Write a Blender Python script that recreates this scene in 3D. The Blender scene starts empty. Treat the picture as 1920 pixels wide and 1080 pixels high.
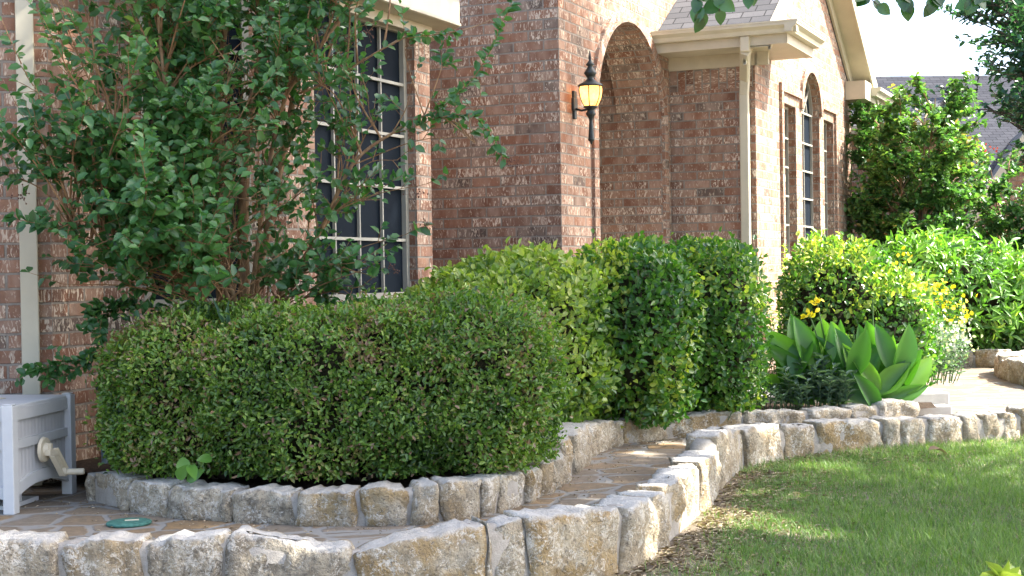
import bpy, bmesh, math, random
import numpy as np
from mathutils import Vector, Matrix, noise
R = math.radians
random.seed(7); rng = np.random.default_rng(7)
scene = bpy.context.scene
col = scene.collection

# ------------------------------------------------------------ camera, sky, sun, exposure
F_PX = 2690.0                      # focal length in pixels of the 1920 px wide photograph
PITCH, ROLL, EYE = 0.0113, 0.0161, 1.08
c_f = Vector((0, math.cos(PITCH), -math.sin(PITCH)))
_r0 = Vector((1, 0, 0)); _u0 = Vector((0, math.sin(PITCH), math.cos(PITCH)))
c_r = _r0 * math.cos(ROLL) - _u0 * math.sin(ROLL)
c_u = _u0 * math.cos(ROLL) + _r0 * math.sin(ROLL)
cam_d = bpy.data.cameras.new('camera'); cam = bpy.data.objects.new('camera', cam_d); col.objects.link(cam)
cam_d.sensor_width = 36; cam_d.lens = F_PX / 1920 * 36; cam_d.clip_start = 0.05; cam_d.clip_end = 2000
_m = Matrix((c_r, c_u, -c_f)).transposed().to_4x4(); _m.translation = (0, 0, EYE)
cam.matrix_world = _m
scene.camera = cam
SUN_EL, SUN_AZ = R(48), R(88)      # azimuth measured from +Y towards +X
world = bpy.data.worlds.new('World'); scene.world = world; world.use_nodes = True
wn = world.node_tree.nodes; wn.clear()
sky = wn.new('ShaderNodeTexSky'); sky.sky_type = 'NISHITA'; sky.sun_disc = False
sky.sun_elevation = SUN_EL; sky.sun_rotation = SUN_AZ; sky.air_density = 0.7; sky.dust_density = 3.0; sky.ozone_density = 0.0
bg = wn.new('ShaderNodeBackground'); bg.inputs['Strength'].default_value = 0.135
wo = wn.new('ShaderNodeOutputWorld')
world.node_tree.links.new(sky.outputs[0], bg.inputs[0]); world.node_tree.links.new(bg.outputs[0], wo.inputs[0])
sun_d = bpy.data.lights.new('sun', 'SUN'); sun = bpy.data.objects.new('sun', sun_d); col.objects.link(sun)
sun_d.energy = 3.3; sun_d.angle = R(0.5); sun_d.color = (1, 0.95, 0.87)
sdir = Vector((math.cos(SUN_EL) * math.sin(SUN_AZ), math.cos(SUN_EL) * math.cos(SUN_AZ), math.sin(SUN_EL)))
sun.rotation_euler = (-sdir).to_track_quat('-Z', 'Y').to_euler(); sun.location = (12, 0, 14)
scene.view_settings.view_transform = 'Standard'; scene.view_settings.look = 'None'
scene.view_settings.exposure = 2.55; scene.view_settings.gamma = 1.0

# ------------------------------------------------------------ helpers
def ray(x, y):
    return c_f + c_r * ((x - 960) / F_PX) + c_u * ((540 - y) / F_PX)
def atY(x, y, Y):
    d = ray(x, y); return Vector((0, 0, EYE)) + d * (Y / d.y)
def atZ(x, y, z):
    d = ray(x, y); return Vector((0, 0, EYE)) + d * ((z - EYE) / d.z)
def px(p):
    q = Vector(p) - Vector((0, 0, EYE)); k = q.dot(c_f)
    return 960 + F_PX * q.dot(c_r) / k, 540 - F_PX * q.dot(c_u) / k
def tag(o, label=None, cat=None, group=None, kind=None):
    if label: o['label'] = label
    if cat: o['category'] = cat
    if group: o['group'] = group
    if kind: o['kind'] = kind
    return o
def empty(name, loc=(0, 0, 0), label=None, cat=None, group=None):
    o = bpy.data.objects.new(name, None); col.objects.link(o); o.location = loc; o.empty_display_size = .1
    return tag(o, label, cat, group)
def link(name, me, m, parent=None):
    o = bpy.data.objects.new(name, me); col.objects.link(o)
    if m: me.materials.append(m)
    if parent is not None:
        o.parent = parent
        o.matrix_parent_inverse = Matrix.Translation(-parent.location) if parent.parent is None else (Matrix.Translation(-parent.parent.location) if parent.parent.parent is None and parent.type != 'EMPTY' else Matrix.Identity(4))
        if parent.type != 'EMPTY':
            o.matrix_parent_inverse = Matrix.Identity(4)   # meshes sit at the origin of world coordinates
            # parent chain already carries the inverse of the root's translation
    return o
class MB:
    def __init__(s): s.v = []; s.f = []; s.uv = []; s.sm = False
    def poly(s, pts, uv=None):
        b = len(s.v); s.v += [tuple(p) for p in pts]; s.f.append(tuple(range(b, b + len(pts))))
        s.uv += uv if uv else [(p[0], p[1]) for p in pts]
    def box(s, c, size, ax=(1, 0, 0), up=(0, 0, 1), taper=1.0):
        ax = Vector(ax).normalized(); up = Vector(up).normalized(); ay = up.cross(ax).normalized(); c = Vector(c)
        hx, hy, hz = size[0] / 2, size[1] / 2, size[2] / 2
        P = [c + ax * (i * hx * (taper if k > 0 else 1)) + ay * (j * hy * (taper if k > 0 else 1)) + up * (k * hz) for k in (-1, 1) for j in (-1, 1) for i in (-1, 1)]
        b = len(s.v); s.v += [tuple(p) for p in P]
        for f in ((0, 2, 3, 1), (4, 5, 7, 6), (0, 1, 5, 4), (2, 6, 7, 3), (0, 4, 6, 2), (1, 3, 7, 5)):
            s.f.append(tuple(b + i for i in f)); s.uv += [(0, 0)] * 4
    def beam(s, p, q, w, h, up=(0, 0, 1)):
        p = Vector(p); q = Vector(q); ax = (q - p).normalized(); u = Vector(up); u = (u - ax * u.dot(ax)).normalized()
        s.box((p + q) / 2, ((q - p).length, w, h), ax, u)
    def tube(s, pts, rad, n=7, caps=True):
        pts = [Vector(p) for p in pts]; b = len(s.v); N = len(pts)
        rad = [rad] * N if not hasattr(rad, '__len__') else list(rad)
        prev = None
        for i, p in enumerate(pts):
            t = (pts[min(i + 1, N - 1)] - pts[max(i - 1, 0)]).normalized()
            a = prev if prev is not None else (Vector((0, 0, 1)) if abs(t.z) < .9 else Vector((1, 0, 0)))
            a = (a - t * a.dot(t)).normalized(); prev = a; c = t.cross(a)
            for k in range(n):
                th = 2 * math.pi * k / n
                s.v.append(tuple(p + (a * math.cos(th) + c * math.sin(th)) * rad[i]))
        for i in range(N - 1):
            for k in range(n):
                k2 = (k + 1) % n
                s.f.append((b + i * n + k, b + i * n + k2, b + (i + 1) * n + k2, b + (i + 1) * n + k)); s.uv += [(0, 0)] * 4
        if caps:
            s.f.append(tuple(b + k for k in range(n))[::-1]); s.uv += [(0, 0)] * n
            s.f.append(tuple(b + (N - 1) * n + k for k in range(n))); s.uv += [(0, 0)] * n
    def lathe(s, c, prof, n=20):
        c = Vector(c); b = len(s.v)
        for r, z in prof:
            for k in range(n):
                th = 2 * math.pi * k / n; s.v.append((c.x + r * math.cos(th), c.y + r * math.sin(th), c.z + z))
        for i in range(len(prof) - 1):
            for k in range(n):
                k2 = (k + 1) % n
                s.f.append((b + i * n + k, b + i * n + k2, b + (i + 1) * n + k2, b + (i + 1) * n + k)); s.uv += [(0, 0)] * 4
        for e, rv in ((0, 1), (len(prof) - 1, 0)):
            ff = tuple(b + e * n + k for k in range(n)); s.f.append(ff[::-1] if rv else ff); s.uv += [(0, 0)] * n
    def build(s, name, m, parent=None, smooth=False, bevel=0):
        me = bpy.data.meshes.new(name); me.from_pydata(s.v, [], s.f)
        ul = me.uv_layers.new(name='UVMap'); ul.data.foreach_set('uv', np.array(s.uv, dtype=np.float32).ravel())
        if smooth: me.polygons.foreach_set('use_smooth', [True] * len(me.polygons))
        me.update(); o = link(name, me, m, parent)
        if bevel:
            bv = o.modifiers.new('bevel', 'BEVEL'); bv.width = bevel; bv.segments = 2; bv.limit_method = 'ANGLE'
        return o

# ------------------------------------------------------------ materials
def mat(name):
    m = bpy.data.materials.new(name); m.use_nodes = True; m.node_tree.nodes.clear()
    return m, m.node_tree.nodes, m.node_tree.links
class NT:
    def __init__(s, name): s.m, s.n, s.l = mat(name)
    def node(s, t, **k):
        n = s.n.new(t)
        for a, b in k.items():
            if a.startswith('_'): setattr(n, a[1:], b)
        return n
    def put(s, sock, v):
        if isinstance(v, bpy.types.NodeSocket): s.l.new(v, sock)
        else: sock.default_value = v
    def math(s, op, a, b=0.0, c=None):
        n = s.n.new('ShaderNodeMath'); n.operation = op; s.put(n.inputs[0], a); s.put(n.inputs[1], b)
        if c is not None: s.put(n.inputs[2], c)
        return n.outputs[0]
    def ramp(s, fac, stops, interp='LINEAR'):
        n = s.n.new('ShaderNodeValToRGB'); s.put(n.inputs[0], fac); n.color_ramp.interpolation = interp
        e = n.color_ramp.elements
        while len(e) < len(stops): e.new(0.5)
        for i, (p, c) in enumerate(stops):
            e[i].position = p; e[i].color = (*c, 1) if hasattr(c, '__len__') else (c, c, c, 1)
        return n.outputs[0]
    def mix(s, fac, a, b, mode='MIX'):
        n = s.n.new('ShaderNodeMix'); n.data_type = 'RGBA'; n.blend_type = mode
        s.put(n.inputs[0], fac)
        for sock, v in ((n.inputs[6], a), (n.inputs[7], b)):
            if isinstance(v, bpy.types.NodeSocket): s.l.new(v, sock)
            else: sock.default_value = (*v, 1)
        return n.outputs[2]
    def noise(s, vec, scale, detail=3, rough=.5, dist=0, out=0):
        n = s.n.new('ShaderNodeTexNoise'); n.inputs['Scale'].default_value = scale; n.inputs['Detail'].default_value = detail
        n.inputs['Roughness'].default_value = rough; n.inputs['Distortion'].default_value = dist
        if vec is not None: s.l.new(vec, n.inputs['Vector'])
        return n.outputs[out]
    def mapping(s, vec, sc=(1, 1, 1), loc=(0, 0, 0)):
        n = s.n.new('ShaderNodeMapping'); s.l.new(vec, n.inputs[0]); n.inputs['Scale'].default_value = sc; n.inputs['Location'].default_value = loc
        return n.outputs[0]
    def geo(s): return s.n.new('ShaderNodeNewGeometry').outputs['Position']
    def bump(s, h, dist, strength=1.0):
        n = s.n.new('ShaderNodeBump'); n.inputs['Distance'].default_value = dist; n.inputs['Strength'].default_value = strength
        s.l.new(h, n.inputs['Height']); return n.outputs[0]
    def pbr(s, colr, rough=.8, spec=.3, normal=None, trans=0, tcol=None, metallic=0):
        b = s.n.new('ShaderNodeBsdfPrincipled')
        if isinstance(colr, bpy.types.NodeSocket): s.l.new(colr, b.inputs['Base Color'])
        else: b.inputs['Base Color'].default_value = (*colr, 1)
        s.put(b.inputs['Roughness'], rough); b.inputs['Specular IOR Level'].default_value = spec; b.inputs['Metallic'].default_value = metallic
        if normal is not None: s.l.new(normal, b.inputs['Normal'])
        o = s.n.new('ShaderNodeOutputMaterial'); sh = b.outputs[0]
        if trans:
            t = s.n.new('ShaderNodeBsdfTranslucent')
            if isinstance(tcol, bpy.types.NodeSocket): s.l.new(tcol, t.inputs[0])
            else: t.inputs[0].default_value = (*tcol, 1)
            mx = s.n.new('ShaderNodeMixShader'); mx.inputs[0].default_value = trans
            s.l.new(sh, mx.inputs[1]); s.l.new(t.outputs[0], mx.inputs[2]); sh = mx.outputs[0]
        s.l.new(sh, o.inputs[0]); return s.m

BRL, BRH, MO = 0.254, 0.0794, 0.0105
def brick_mat():
    t = NT('brick'); uv = t.node('ShaderNodeTexCoord').outputs['UV']
    wob = t.noise(t.mapping(uv, (1, 1, 1)), 9, 2); 
    sx = t.node('ShaderNodeSeparateXYZ'); t.l.new(uv, sx.inputs[0])
    u = sx.outputs[0]; v = t.math('ADD', sx.outputs[1], t.math('MULTIPLY', t.math('SUBTRACT', wob, .5), .006))
    rv = t.math('DIVIDE', v, BRH); row = t.math('FLOOR', rv); fv = t.math('FRACT', rv)
    off = t.math('MULTIPLY', t.math('FLOORED_MODULO', row, 2.0), .5)
    cu = t.math('ADD', t.math('DIVIDE', u, BRL), off); colm = t.math('FLOOR', cu); fu = t.math('FRACT', cu)
    cb = t.node('ShaderNodeCombineXYZ'); t.l.new(colm, cb.inputs[0]); t.l.new(row, cb.inputs[1])
    wn_ = t.node('ShaderNodeTexWhiteNoise'); wn_.noise_dimensions = '2D'; t.l.new(cb.outputs[0], wn_.inputs['Vector'])
    sc = t.node('ShaderNodeSeparateColor'); t.l.new(wn_.outputs['Color'], sc.inputs[0]); r1, r2, r3 = sc.outputs
    du = t.math('MULTIPLY', t.math('MINIMUM', fu, t.math('SUBTRACT', 1.0, fu)), BRL)
    dv = t.math('MULTIPLY', t.math('MINIMUM', fv, t.math('SUBTRACT', 1.0, fv)), BRH)
    d = t.math('MINIMUM', du, dv)
    rag = t.math('MULTIPLY', t.noise(uv, 55, 3), .0045)
    d = t.math('ADD', d, t.math('SUBTRACT', rag, .0022))
    face = t.math('MULTIPLY', t.math('SUBTRACT', d, MO * .50), 420.0); 
    cl = t.node('ShaderNodeClamp'); t.l.new(face, cl.inputs[0]); face = cl.outputs[0]
    base = t.ramp(r1, [(0, (.135, .070, .050)), (.25, (.195, .097, .066)), (.5, (.24, .122, .082)), (.72, (.185, .110, .084)), (.86, (.27, .160, .115)), (.93, (.105, .082, .074)), (1, (.08, .070, .067))])
    pos = t.mapping(uv, (1, 1, 1))
    cloud = t.noise(pos, 22, 4, .6); base = t.mix(t.ramp(cloud, [(.35, 0), (.7, .55)]), base, (.155, .088, .070))
    # whitish slurry smears, in vertical-ish flecks, on most bricks to a different degree
    addv = t.node('ShaderNodeVectorMath'); addv.operation = 'ADD'; t.l.new(t.mapping(uv, (1, .34, 1)), addv.inputs[0]); t.l.new(wn_.outputs['Color'], addv.inputs[1])
    sm = t.math('ADD', t.noise(addv.outputs[0], 60, 3, .6, 1.1), t.math('MULTIPLY', t.math('SUBTRACT', t.noise(uv, 7, 2), .5), .16))
    th = t.math('ADD', .475, t.math('MULTIPLY', r2, .13))
    smm = t.math('MULTIPLY', t.math('SUBTRACT', sm, th), 9.0); c2 = t.node('ShaderNodeClamp'); t.l.new(smm, c2.inputs[0])
    amt = t.math('MULTIPLY', c2.outputs[0], .85)
    base = t.mix(amt, base, t.ramp(r3, [(0, (.50, .44, .385)), (1, (.68, .62, .56))]))
    wash = t.noise(addv.outputs[0], 9, 3, .5); base = t.mix(t.ramp(wash, [(.42, 0), (.72, .5)]), base, (.42, .33, .29))
    mcol = t.ramp(t.noise(uv, 30, 3), [(.3, (.215, .185, .15)), (.7, (.30, .265, .22))])
    colr = t.mix(face, mcol, t.mix(1.0, base, (1.16, 1.10, .95), 'MULTIPLY'))
    h = t.math('ADD', face, t.math('MULTIPLY', t.noise(uv, 120, 3), .35)); h = t.math('ADD', h, t.math('MULTIPLY', amt, .2))
    h = t.math('ADD', h, t.math('MULTIPLY', r3, .35))
    return t.pbr(colr, .88, .25, t.bump(h, .006, .9))
M = {}
M['brick'] = brick_mat()
def simple(name, c, rough=.6, spec=.4, var=.12, scale=8, bumpd=0.0, metallic=0):
    t = NT(name); g = t.geo(); n = t.noise(g, scale, 4, .6)
    a = tuple(x * (1 - var) for x in c); b = tuple(min(1, x * (1 + var)) for x in c)
    nm = t.bump(t.noise(g, scale * 12, 3), bumpd, .6) if bumpd else None
    return t.pbr(t.ramp(n, [(.3, a), (.7, b)]), rough, spec, nm, metallic=metallic)
M['trim'] = simple('cream_trim_paint', (.47, .42, .31), .5, .4, .08, 6)
M['gutter'] = simple('cream_gutter_paint', (.50, .46, .34), .38, .5, .07, 5)
M['frame'] = simple('window_frame_paint', (.33, .315, .26), .5, .4, .08, 10)
def glass_mat():
    t = NT('dark_screened_glass'); g = t.geo(); n = t.noise(g, 1.7, 3)
    return t.pbr(t.ramp(n, [(.3, (.006, .010, .016)), (.75, (.011, .017, .024))]), .7, .06, t.bump(t.noise(g, 350, 1), .001, .4))
M['glass'] = glass_mat()
def shingle_mat(name, c1, c2):
    t = NT(name); uv = t.node('ShaderNodeTexCoord').outputs['UV']
    b = t.node('ShaderNodeTexBrick'); t.l.new(uv, b.inputs['Vector']); b.inputs['Scale'].default_value = 1
    b.inputs['Brick Width'].default_value = .24; b.inputs['Row Height'].default_value = .125; b.inputs['Mortar Size'].default_value = .006
    b.inputs['Color1'].default_value = (*c1, 1); b.inputs['Color2'].default_value = (*c2, 1); b.inputs['Mortar'].default_value = tuple(x * .35 for x in c1) + (1,); b.offset_frequency = 2
    colr = t.mix(t.ramp(t.noise(uv, 60, 3), [(.3, 0), (.7, .3)]), b.outputs[0], tuple(x * .6 for x in c1))
    return t.pbr(colr, .95, .1, t.bump(t.math('SUBTRACT', 1.0, b.outputs[1]), .008))
M['shingle'] = shingle_mat('grey_shingles', (.085, .088, .095), (.14, .142, .15))
M['shingle_dark'] = shingle_mat('dark_shingles', (.035, .037, .045), (.055, .057, .066))
M['shingle_tan'] = shingle_mat('weathered_shingles', (.14, .13, .12), (.21, .20, .18))
M['plastic'] = simple('weathered_white_resin', (.50, .51, .50), .55, .35, .06, 7, .0012)
def panel_mat():
    t = NT('ribbed_white_resin'); g = t.geo(); n = t.noise(g, 6, 4)
    w = t.node('ShaderNodeTexWave'); w.wave_type = 'BANDS'; w.bands_direction = 'Y'; w.inputs['Scale'].default_value = 9; t.l.new(g, w.inputs[0])
    return t.pbr(t.ramp(n, [(.3, (.45, .45, .445)), (.7, (.54, .54, .53))]), .6, .3, t.bump(w.outputs[1], .0025, .5))
M['panel'] = panel_mat()
M['crank'] = simple('beige_resin', (.66, .58, .42), .5, .4, .05, 9)
M['bronze'] = simple('patinated_bronze', (.035, .042, .040), .45, .5, .3, 30, metallic=.6)
def emis_mat():
    t = NT('lit_seeded_glass'); g = t.geo()
    e = t.node('ShaderNodeEmission'); e.inputs[1].default_value = .10; e.inputs[0].default_value = (1, .55, .16, 1)
    tl = t.node('ShaderNodeBsdfTranslucent'); t.l.new(t.ramp(t.noise(g, 30, 3), [(.3, (.80, .50, .20)), (.75, (.95, .74, .42))]), tl.inputs[0])
    tp = t.node('ShaderNodeBsdfTransparent'); tp.inputs[0].default_value = (1, .8, .5, 1)
    m1 = t.node('ShaderNodeMixShader'); m1.inputs[0].default_value = .25; t.l.new(tl.outputs[0], m1.inputs[1]); t.l.new(tp.outputs[0], m1.inputs[2])
    ad = t.node('ShaderNodeAddShader'); t.l.new(m1.outputs[0], ad.inputs[0]); t.l.new(e.outputs[0], ad.inputs[1])
    o = t.node('ShaderNodeOutputMaterial'); t.l.new(ad.outputs[0], o.inputs[0]); return t.m
M['lampglass'] = emis_mat()
def bulb_mat():
    t = NT('glowing_bulb'); e = t.node('ShaderNodeEmission'); e.inputs[0].default_value = (1, .85, .55, 1); e.inputs[1].default_value = 3.0
    o = t.node('ShaderNodeOutputMaterial'); t.l.new(e.outputs[0], o.inputs[0]); return t.m
M['bulb'] = bulb_mat()
def stone_mat():
    t = NT('rough_limestone'); g = t.geo(); oi = t.node('ShaderNodeObjectInfo')
    off = t.node('ShaderNodeVectorMath'); off.operation = 'ADD'; t.l.new(g, off.inputs[0])
    sc = t.node('ShaderNodeVectorMath'); sc.operation = 'SCALE'; t.l.new(oi.outputs['Color'], sc.inputs[0]); sc.inputs['Scale'].default_value = 13; t.l.new(sc.outputs[0], off.inputs[1]); p = off.outputs[0]
    sep = t.node('ShaderNodeSeparateColor'); t.l.new(oi.outputs['Color'], sep.inputs[0])
    pale = t.ramp(t.noise(p, 14, 5, .65), [(.3, (.30, .25, .175)), (.5, (.43, .37, .265)), (.7, (.55, .49, .375))])
    och = t.ramp(t.noise(p, 9, 4, .6), [(.3, (.25, .17, .075)), (.55, (.38, .27, .125)), (.75, (.44, .36, .22))])
    om = t.math('MULTIPLY', t.ramp(t.noise(p, 5.5, 3, .6), [(.40, 0), (.52, 1)]), sep.outputs[0]); c = t.mix(om, pale, och)
    gm = t.math('MULTIPLY', t.ramp(t.noise(p, 11, 6, .75, .4), [(.45, 0), (.58, .85)]), sep.outputs[1]); c = t.mix(gm, c, (.13, .115, .09))
    wm = t.ramp(t.math('ADD', t.noise(p, 38, 6, .85, .8), t.math('MULTIPLY', t.math('SUBTRACT', t.noise(p, 6, 2), .5), .35)), [(.53, 0), (.585, .95)]); c = t.mix(wm, c, (.63, .585, .49))
    pit = t.ramp(t.noise(p, 75, 4, .7), [(.34, .8), (.46, 0)]); c = t.mix(pit, c, (.14, .12, .095))
    # paler upper faces
    nrm = t.node('ShaderNodeNewGeometry'); sn = t.node('ShaderNodeSeparateXYZ'); t.l.new(nrm.outputs['Normal'], sn.inputs[0])
    tm = t.ramp(t.math('ADD', sn.outputs[2], t.math('MULTIPLY', t.math('SUBTRACT', t.noise(p, 25, 4), .5), .5)), [(.62, 0), (.85, .75)]); c = t.mix(tm, c, (.56, .54, .49))
    h = t.math('ADD', t.noise(p, 20, 6, .7, .5), t.math('MULTIPLY', t.noise(p, 85, 4, .6), .35))
    return t.pbr(c, .93, .15, t.bump(h, .032, 1.0))
M['stone'] = stone_mat()
def ground_mat(name, stops, s1, s2, bd=.01, mixc=None):
    t = NT(name); g = t.geo(); c = t.ramp(t.noise(g, s1, 6, .7), stops)
    if mixc: c = t.mix(t.ramp(t.noise(g, s2, 4, .6), [(.45, 0), (.6, 1)]), c, mixc)
    return t.pbr(c, .95, .1, t.bump(t.noise(g, s2 * 3, 5, .7), bd))
M['mortar'] = ground_mat('grey_mortar', [(.3, (.27, .245, .20)), (.7, (.42, .385, .33))], 16, 40, .006)
M['soil'] = ground_mat('bed_mulch', [(.3, (.035, .024, .017)), (.55, (.09, .065, .045)), (.72, (.16, .12, .09))], 45, 60, .02)
M['lawn_soil'] = ground_mat('lawn_thatch', [(.3, (.13, .105, .075)), (.5, (.27, .22, .16)), (.72, (.42, .36, .27))], 38, 60, .015)
M['concrete'] = ground_mat('pale_concrete', [(.3, (.42, .40, .36)), (.7, (.52, .50, .46))], 12, 60, .003)
def flag_mat():
    t = NT('flagstones'); g = t.geo(); p = t.mapping(g, (1, 1.25, 1))
    nz = t.node('ShaderNodeVectorMath'); nz.operation = 'MULTIPLY_ADD'; t.l.new(t.noise(g, 3.5, 3, .5, 0, 1), nz.inputs[0]); nz.inputs[1].default_value = (.16, .16, 0); t.l.new(p, nz.inputs[2])
    v = t.node('ShaderNodeTexVoronoi'); v.feature = 'DISTANCE_TO_EDGE'; v.inputs['Scale'].default_value = 3.5; t.l.new(nz.outputs[0], v.inputs['Vector'])
    v2 = t.node('ShaderNodeTexVoronoi'); v2.feature = 'F1'; v2.inputs['Scale'].default_value = 3.5; t.l.new(nz.outputs[0], v2.inputs['Vector'])
    sep = t.node('ShaderNodeSeparateColor'); t.l.new(v2.outputs['Color'], sep.inputs[0])
    st = t.ramp(sep.outputs[0], [(0, (.21, .19, .155)), (.3, (.30, .265, .21)), (.45, (.36, .255, .13)), (.58, (.25, .23, .19)), (.8, (.30, .27, .22)), (.9, (.40, .29, .16)), (1, (.33, .30, .25))])
    st = t.mix(t.ramp(t.noise(g, 7, 5, .7), [(.42, 0), (.66, .6)]), st, (.24, .22, .185))
    st = t.mix(t.ramp(t.noise(g, 26, 5, .7), [(.4, .45), (.6, 0)]), st, (.13, .12, .10))
    jm = t.ramp(t.math('ADD', v.outputs['Distance'], t.math('MULTIPLY', t.noise(g, 22, 3), .03)), [(.05, 1), (.08, 0)])
    st = t.mix(1.0, st, (.82, .74, .66), 'MULTIPLY'); c = t.mix(jm, st, (.25, .24, .215))
    h = t.math('SUBTRACT', t.math('MULTIPLY', t.noise(g, 12, 5, .6), .8), t.math('MULTIPLY', jm, .6))
    return t.pbr(c, .85, .25, t.bump(h, .008))
M['flag'] = flag_mat()
def bark(name, a, b, sc=14):
    t = NT(name); g = t.geo(); q = t.mapping(g, (1, 1, .22)); n = t.noise(q, sc, 5, .7, .6)
    return t.pbr(t.ramp(n, [(.35, a), (.52, tuple((x + y) / 2 for x, y in zip(a, b))), (.6, b)]), .85, .2, t.bump(n, .01))
M['bark'] = bark('myrtle_bark', (.16, .085, .045), (.34, .235, .14))
M['twig'] = bark('myrtle_twig', (.17, .09, .045), (.30, .19, .10), 30)
M['bark_dark'] = bark('dark_bark', (.05, .04, .03), (.13, .10, .08))
def leaf_mat(name, stops, rough=.42, spec=.45, trans=.28, tb=1.5):
    t = NT(name); a = t.node('ShaderNodeAttribute'); a.attribute_name = 'rnd'
    c = t.ramp(a.outputs['Fac'], stops)
    tc = t.mix(1.0, c, (1.25 * tb, 1.5 * tb, .55 * tb), 'MULTIPLY')
    return t.pbr(c, rough, spec, None, trans, tc)
M['l_hedge'] = leaf_mat('hedge_leaf', [(0, (.020, .050, .010)), (.22, (.055, .12, .020)), (.48, (.105, .20, .030)), (.76, (.18, .27, .045)), (.87, (.22, .21, .075)), (.95, (.19, .115, .065)), (1, (.24, .155, .10))], .38, .5)
M['l_myrtle'] = leaf_mat('myrtle_leaf', [(0, (.022, .070, .024)), (.35, (.048, .135, .042)), (.66, (.088, .20, .054)), (.87, (.13, .24, .052)), (1, (.26, .37, .055))], .36, .5)
M['l_green'] = leaf_mat('glossy_green_leaf', [(0, (.018, .060, .012)), (.32, (.04, .12, .020)), (.6, (.075, .18, .026)), (.8, (.12, .22, .035)), (.9, (.25, .33, .05)), (1, (.38, .43, .075))], .3, .5)
M['l_yellow'] = leaf_mat('variegated_leaf', [(0, (.04, .10, .022)), (.22, (.09, .17, .03)), (.5, (.19, .28, .05)), (.75, (.30, .37, .075)), (1, (.44, .46, .13))], .35, .45)
M['l_bright'] = leaf_mat('fresh_green_leaf', [(0, (.04, .11, .022)), (.45, (.10, .23, .04)), (.8, (.18, .33, .05)), (1, (.32, .38, .07))], .36, .5)
M['l_far'] = leaf_mat('myrtle_new_leaf', [(0, (.025, .08, .03)), (.5, (.065, .155, .05)), (.8, (.13, .24, .065)), (.93, (.21, .30, .07)), (1, (.30, .20, .08))], .4, .5)
M['l_dark'] = leaf_mat('oak_leaf', [(0, (.015, .045, .03)), (.6, (.03, .09, .05)), (1, (.06, .15, .06))], .4, .5)
M['l_grey'] = leaf_mat('grey_green_leaf', [(0, (.06, .11, .08)), (1, (.16, .24, .18))], .5, .3)
M['l_pear'] = leaf_mat('pear_leaf', [(0, (.015, .05, .014)), (.7, (.035, .10, .022)), (1, (.06, .16, .03))], .25, .6, .3)
M['l_canna'] = leaf_mat('canna_leaf', [(0, (.035, .115, .020)), (.5, (.080, .215, .030)), (1, (.16, .32, .045))], .38, .5, .35)
M['l_iris'] = leaf_mat('iris_leaf', [(0, (.045, .10, .065)), (1, (.09, .17, .10))], .4, .4, .2)
M['l_red'] = leaf_mat('pink_petal', [(0, (.45, .06, .08)), (1, (.65, .14, .18))], .6, .2, .3, .6)
M['l_white'] = leaf_mat('white_petal', [(0, (.55, .55, .5)), (1, (.75, .75, .70))], .6, .2, .3, .6)
M['l_gold'] = leaf_mat('yellow_petal', [(0, (.80, .58, .02)), (1, (.90, .74, .05))], .5, .3, .3, .8)
M['l_grass'] = leaf_mat('grass_blade', [(0, (.065, .115, .030)), (.4, (.115, .195, .048)), (.7, (.175, .265, .068)), (.84, (.19, .27, .07)), (.9, (.38, .33, .17)), (1, (.46, .39, .24))], .5, .3, .3)
M['core'] = ground_mat('shade_core_twigs', [(.3, (.012, .014, .008)), (.7, (.05, .045, .025))], 30, 30, .02)  # near-black twig brown: the shade inside the shrubs is put into this colour

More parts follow.
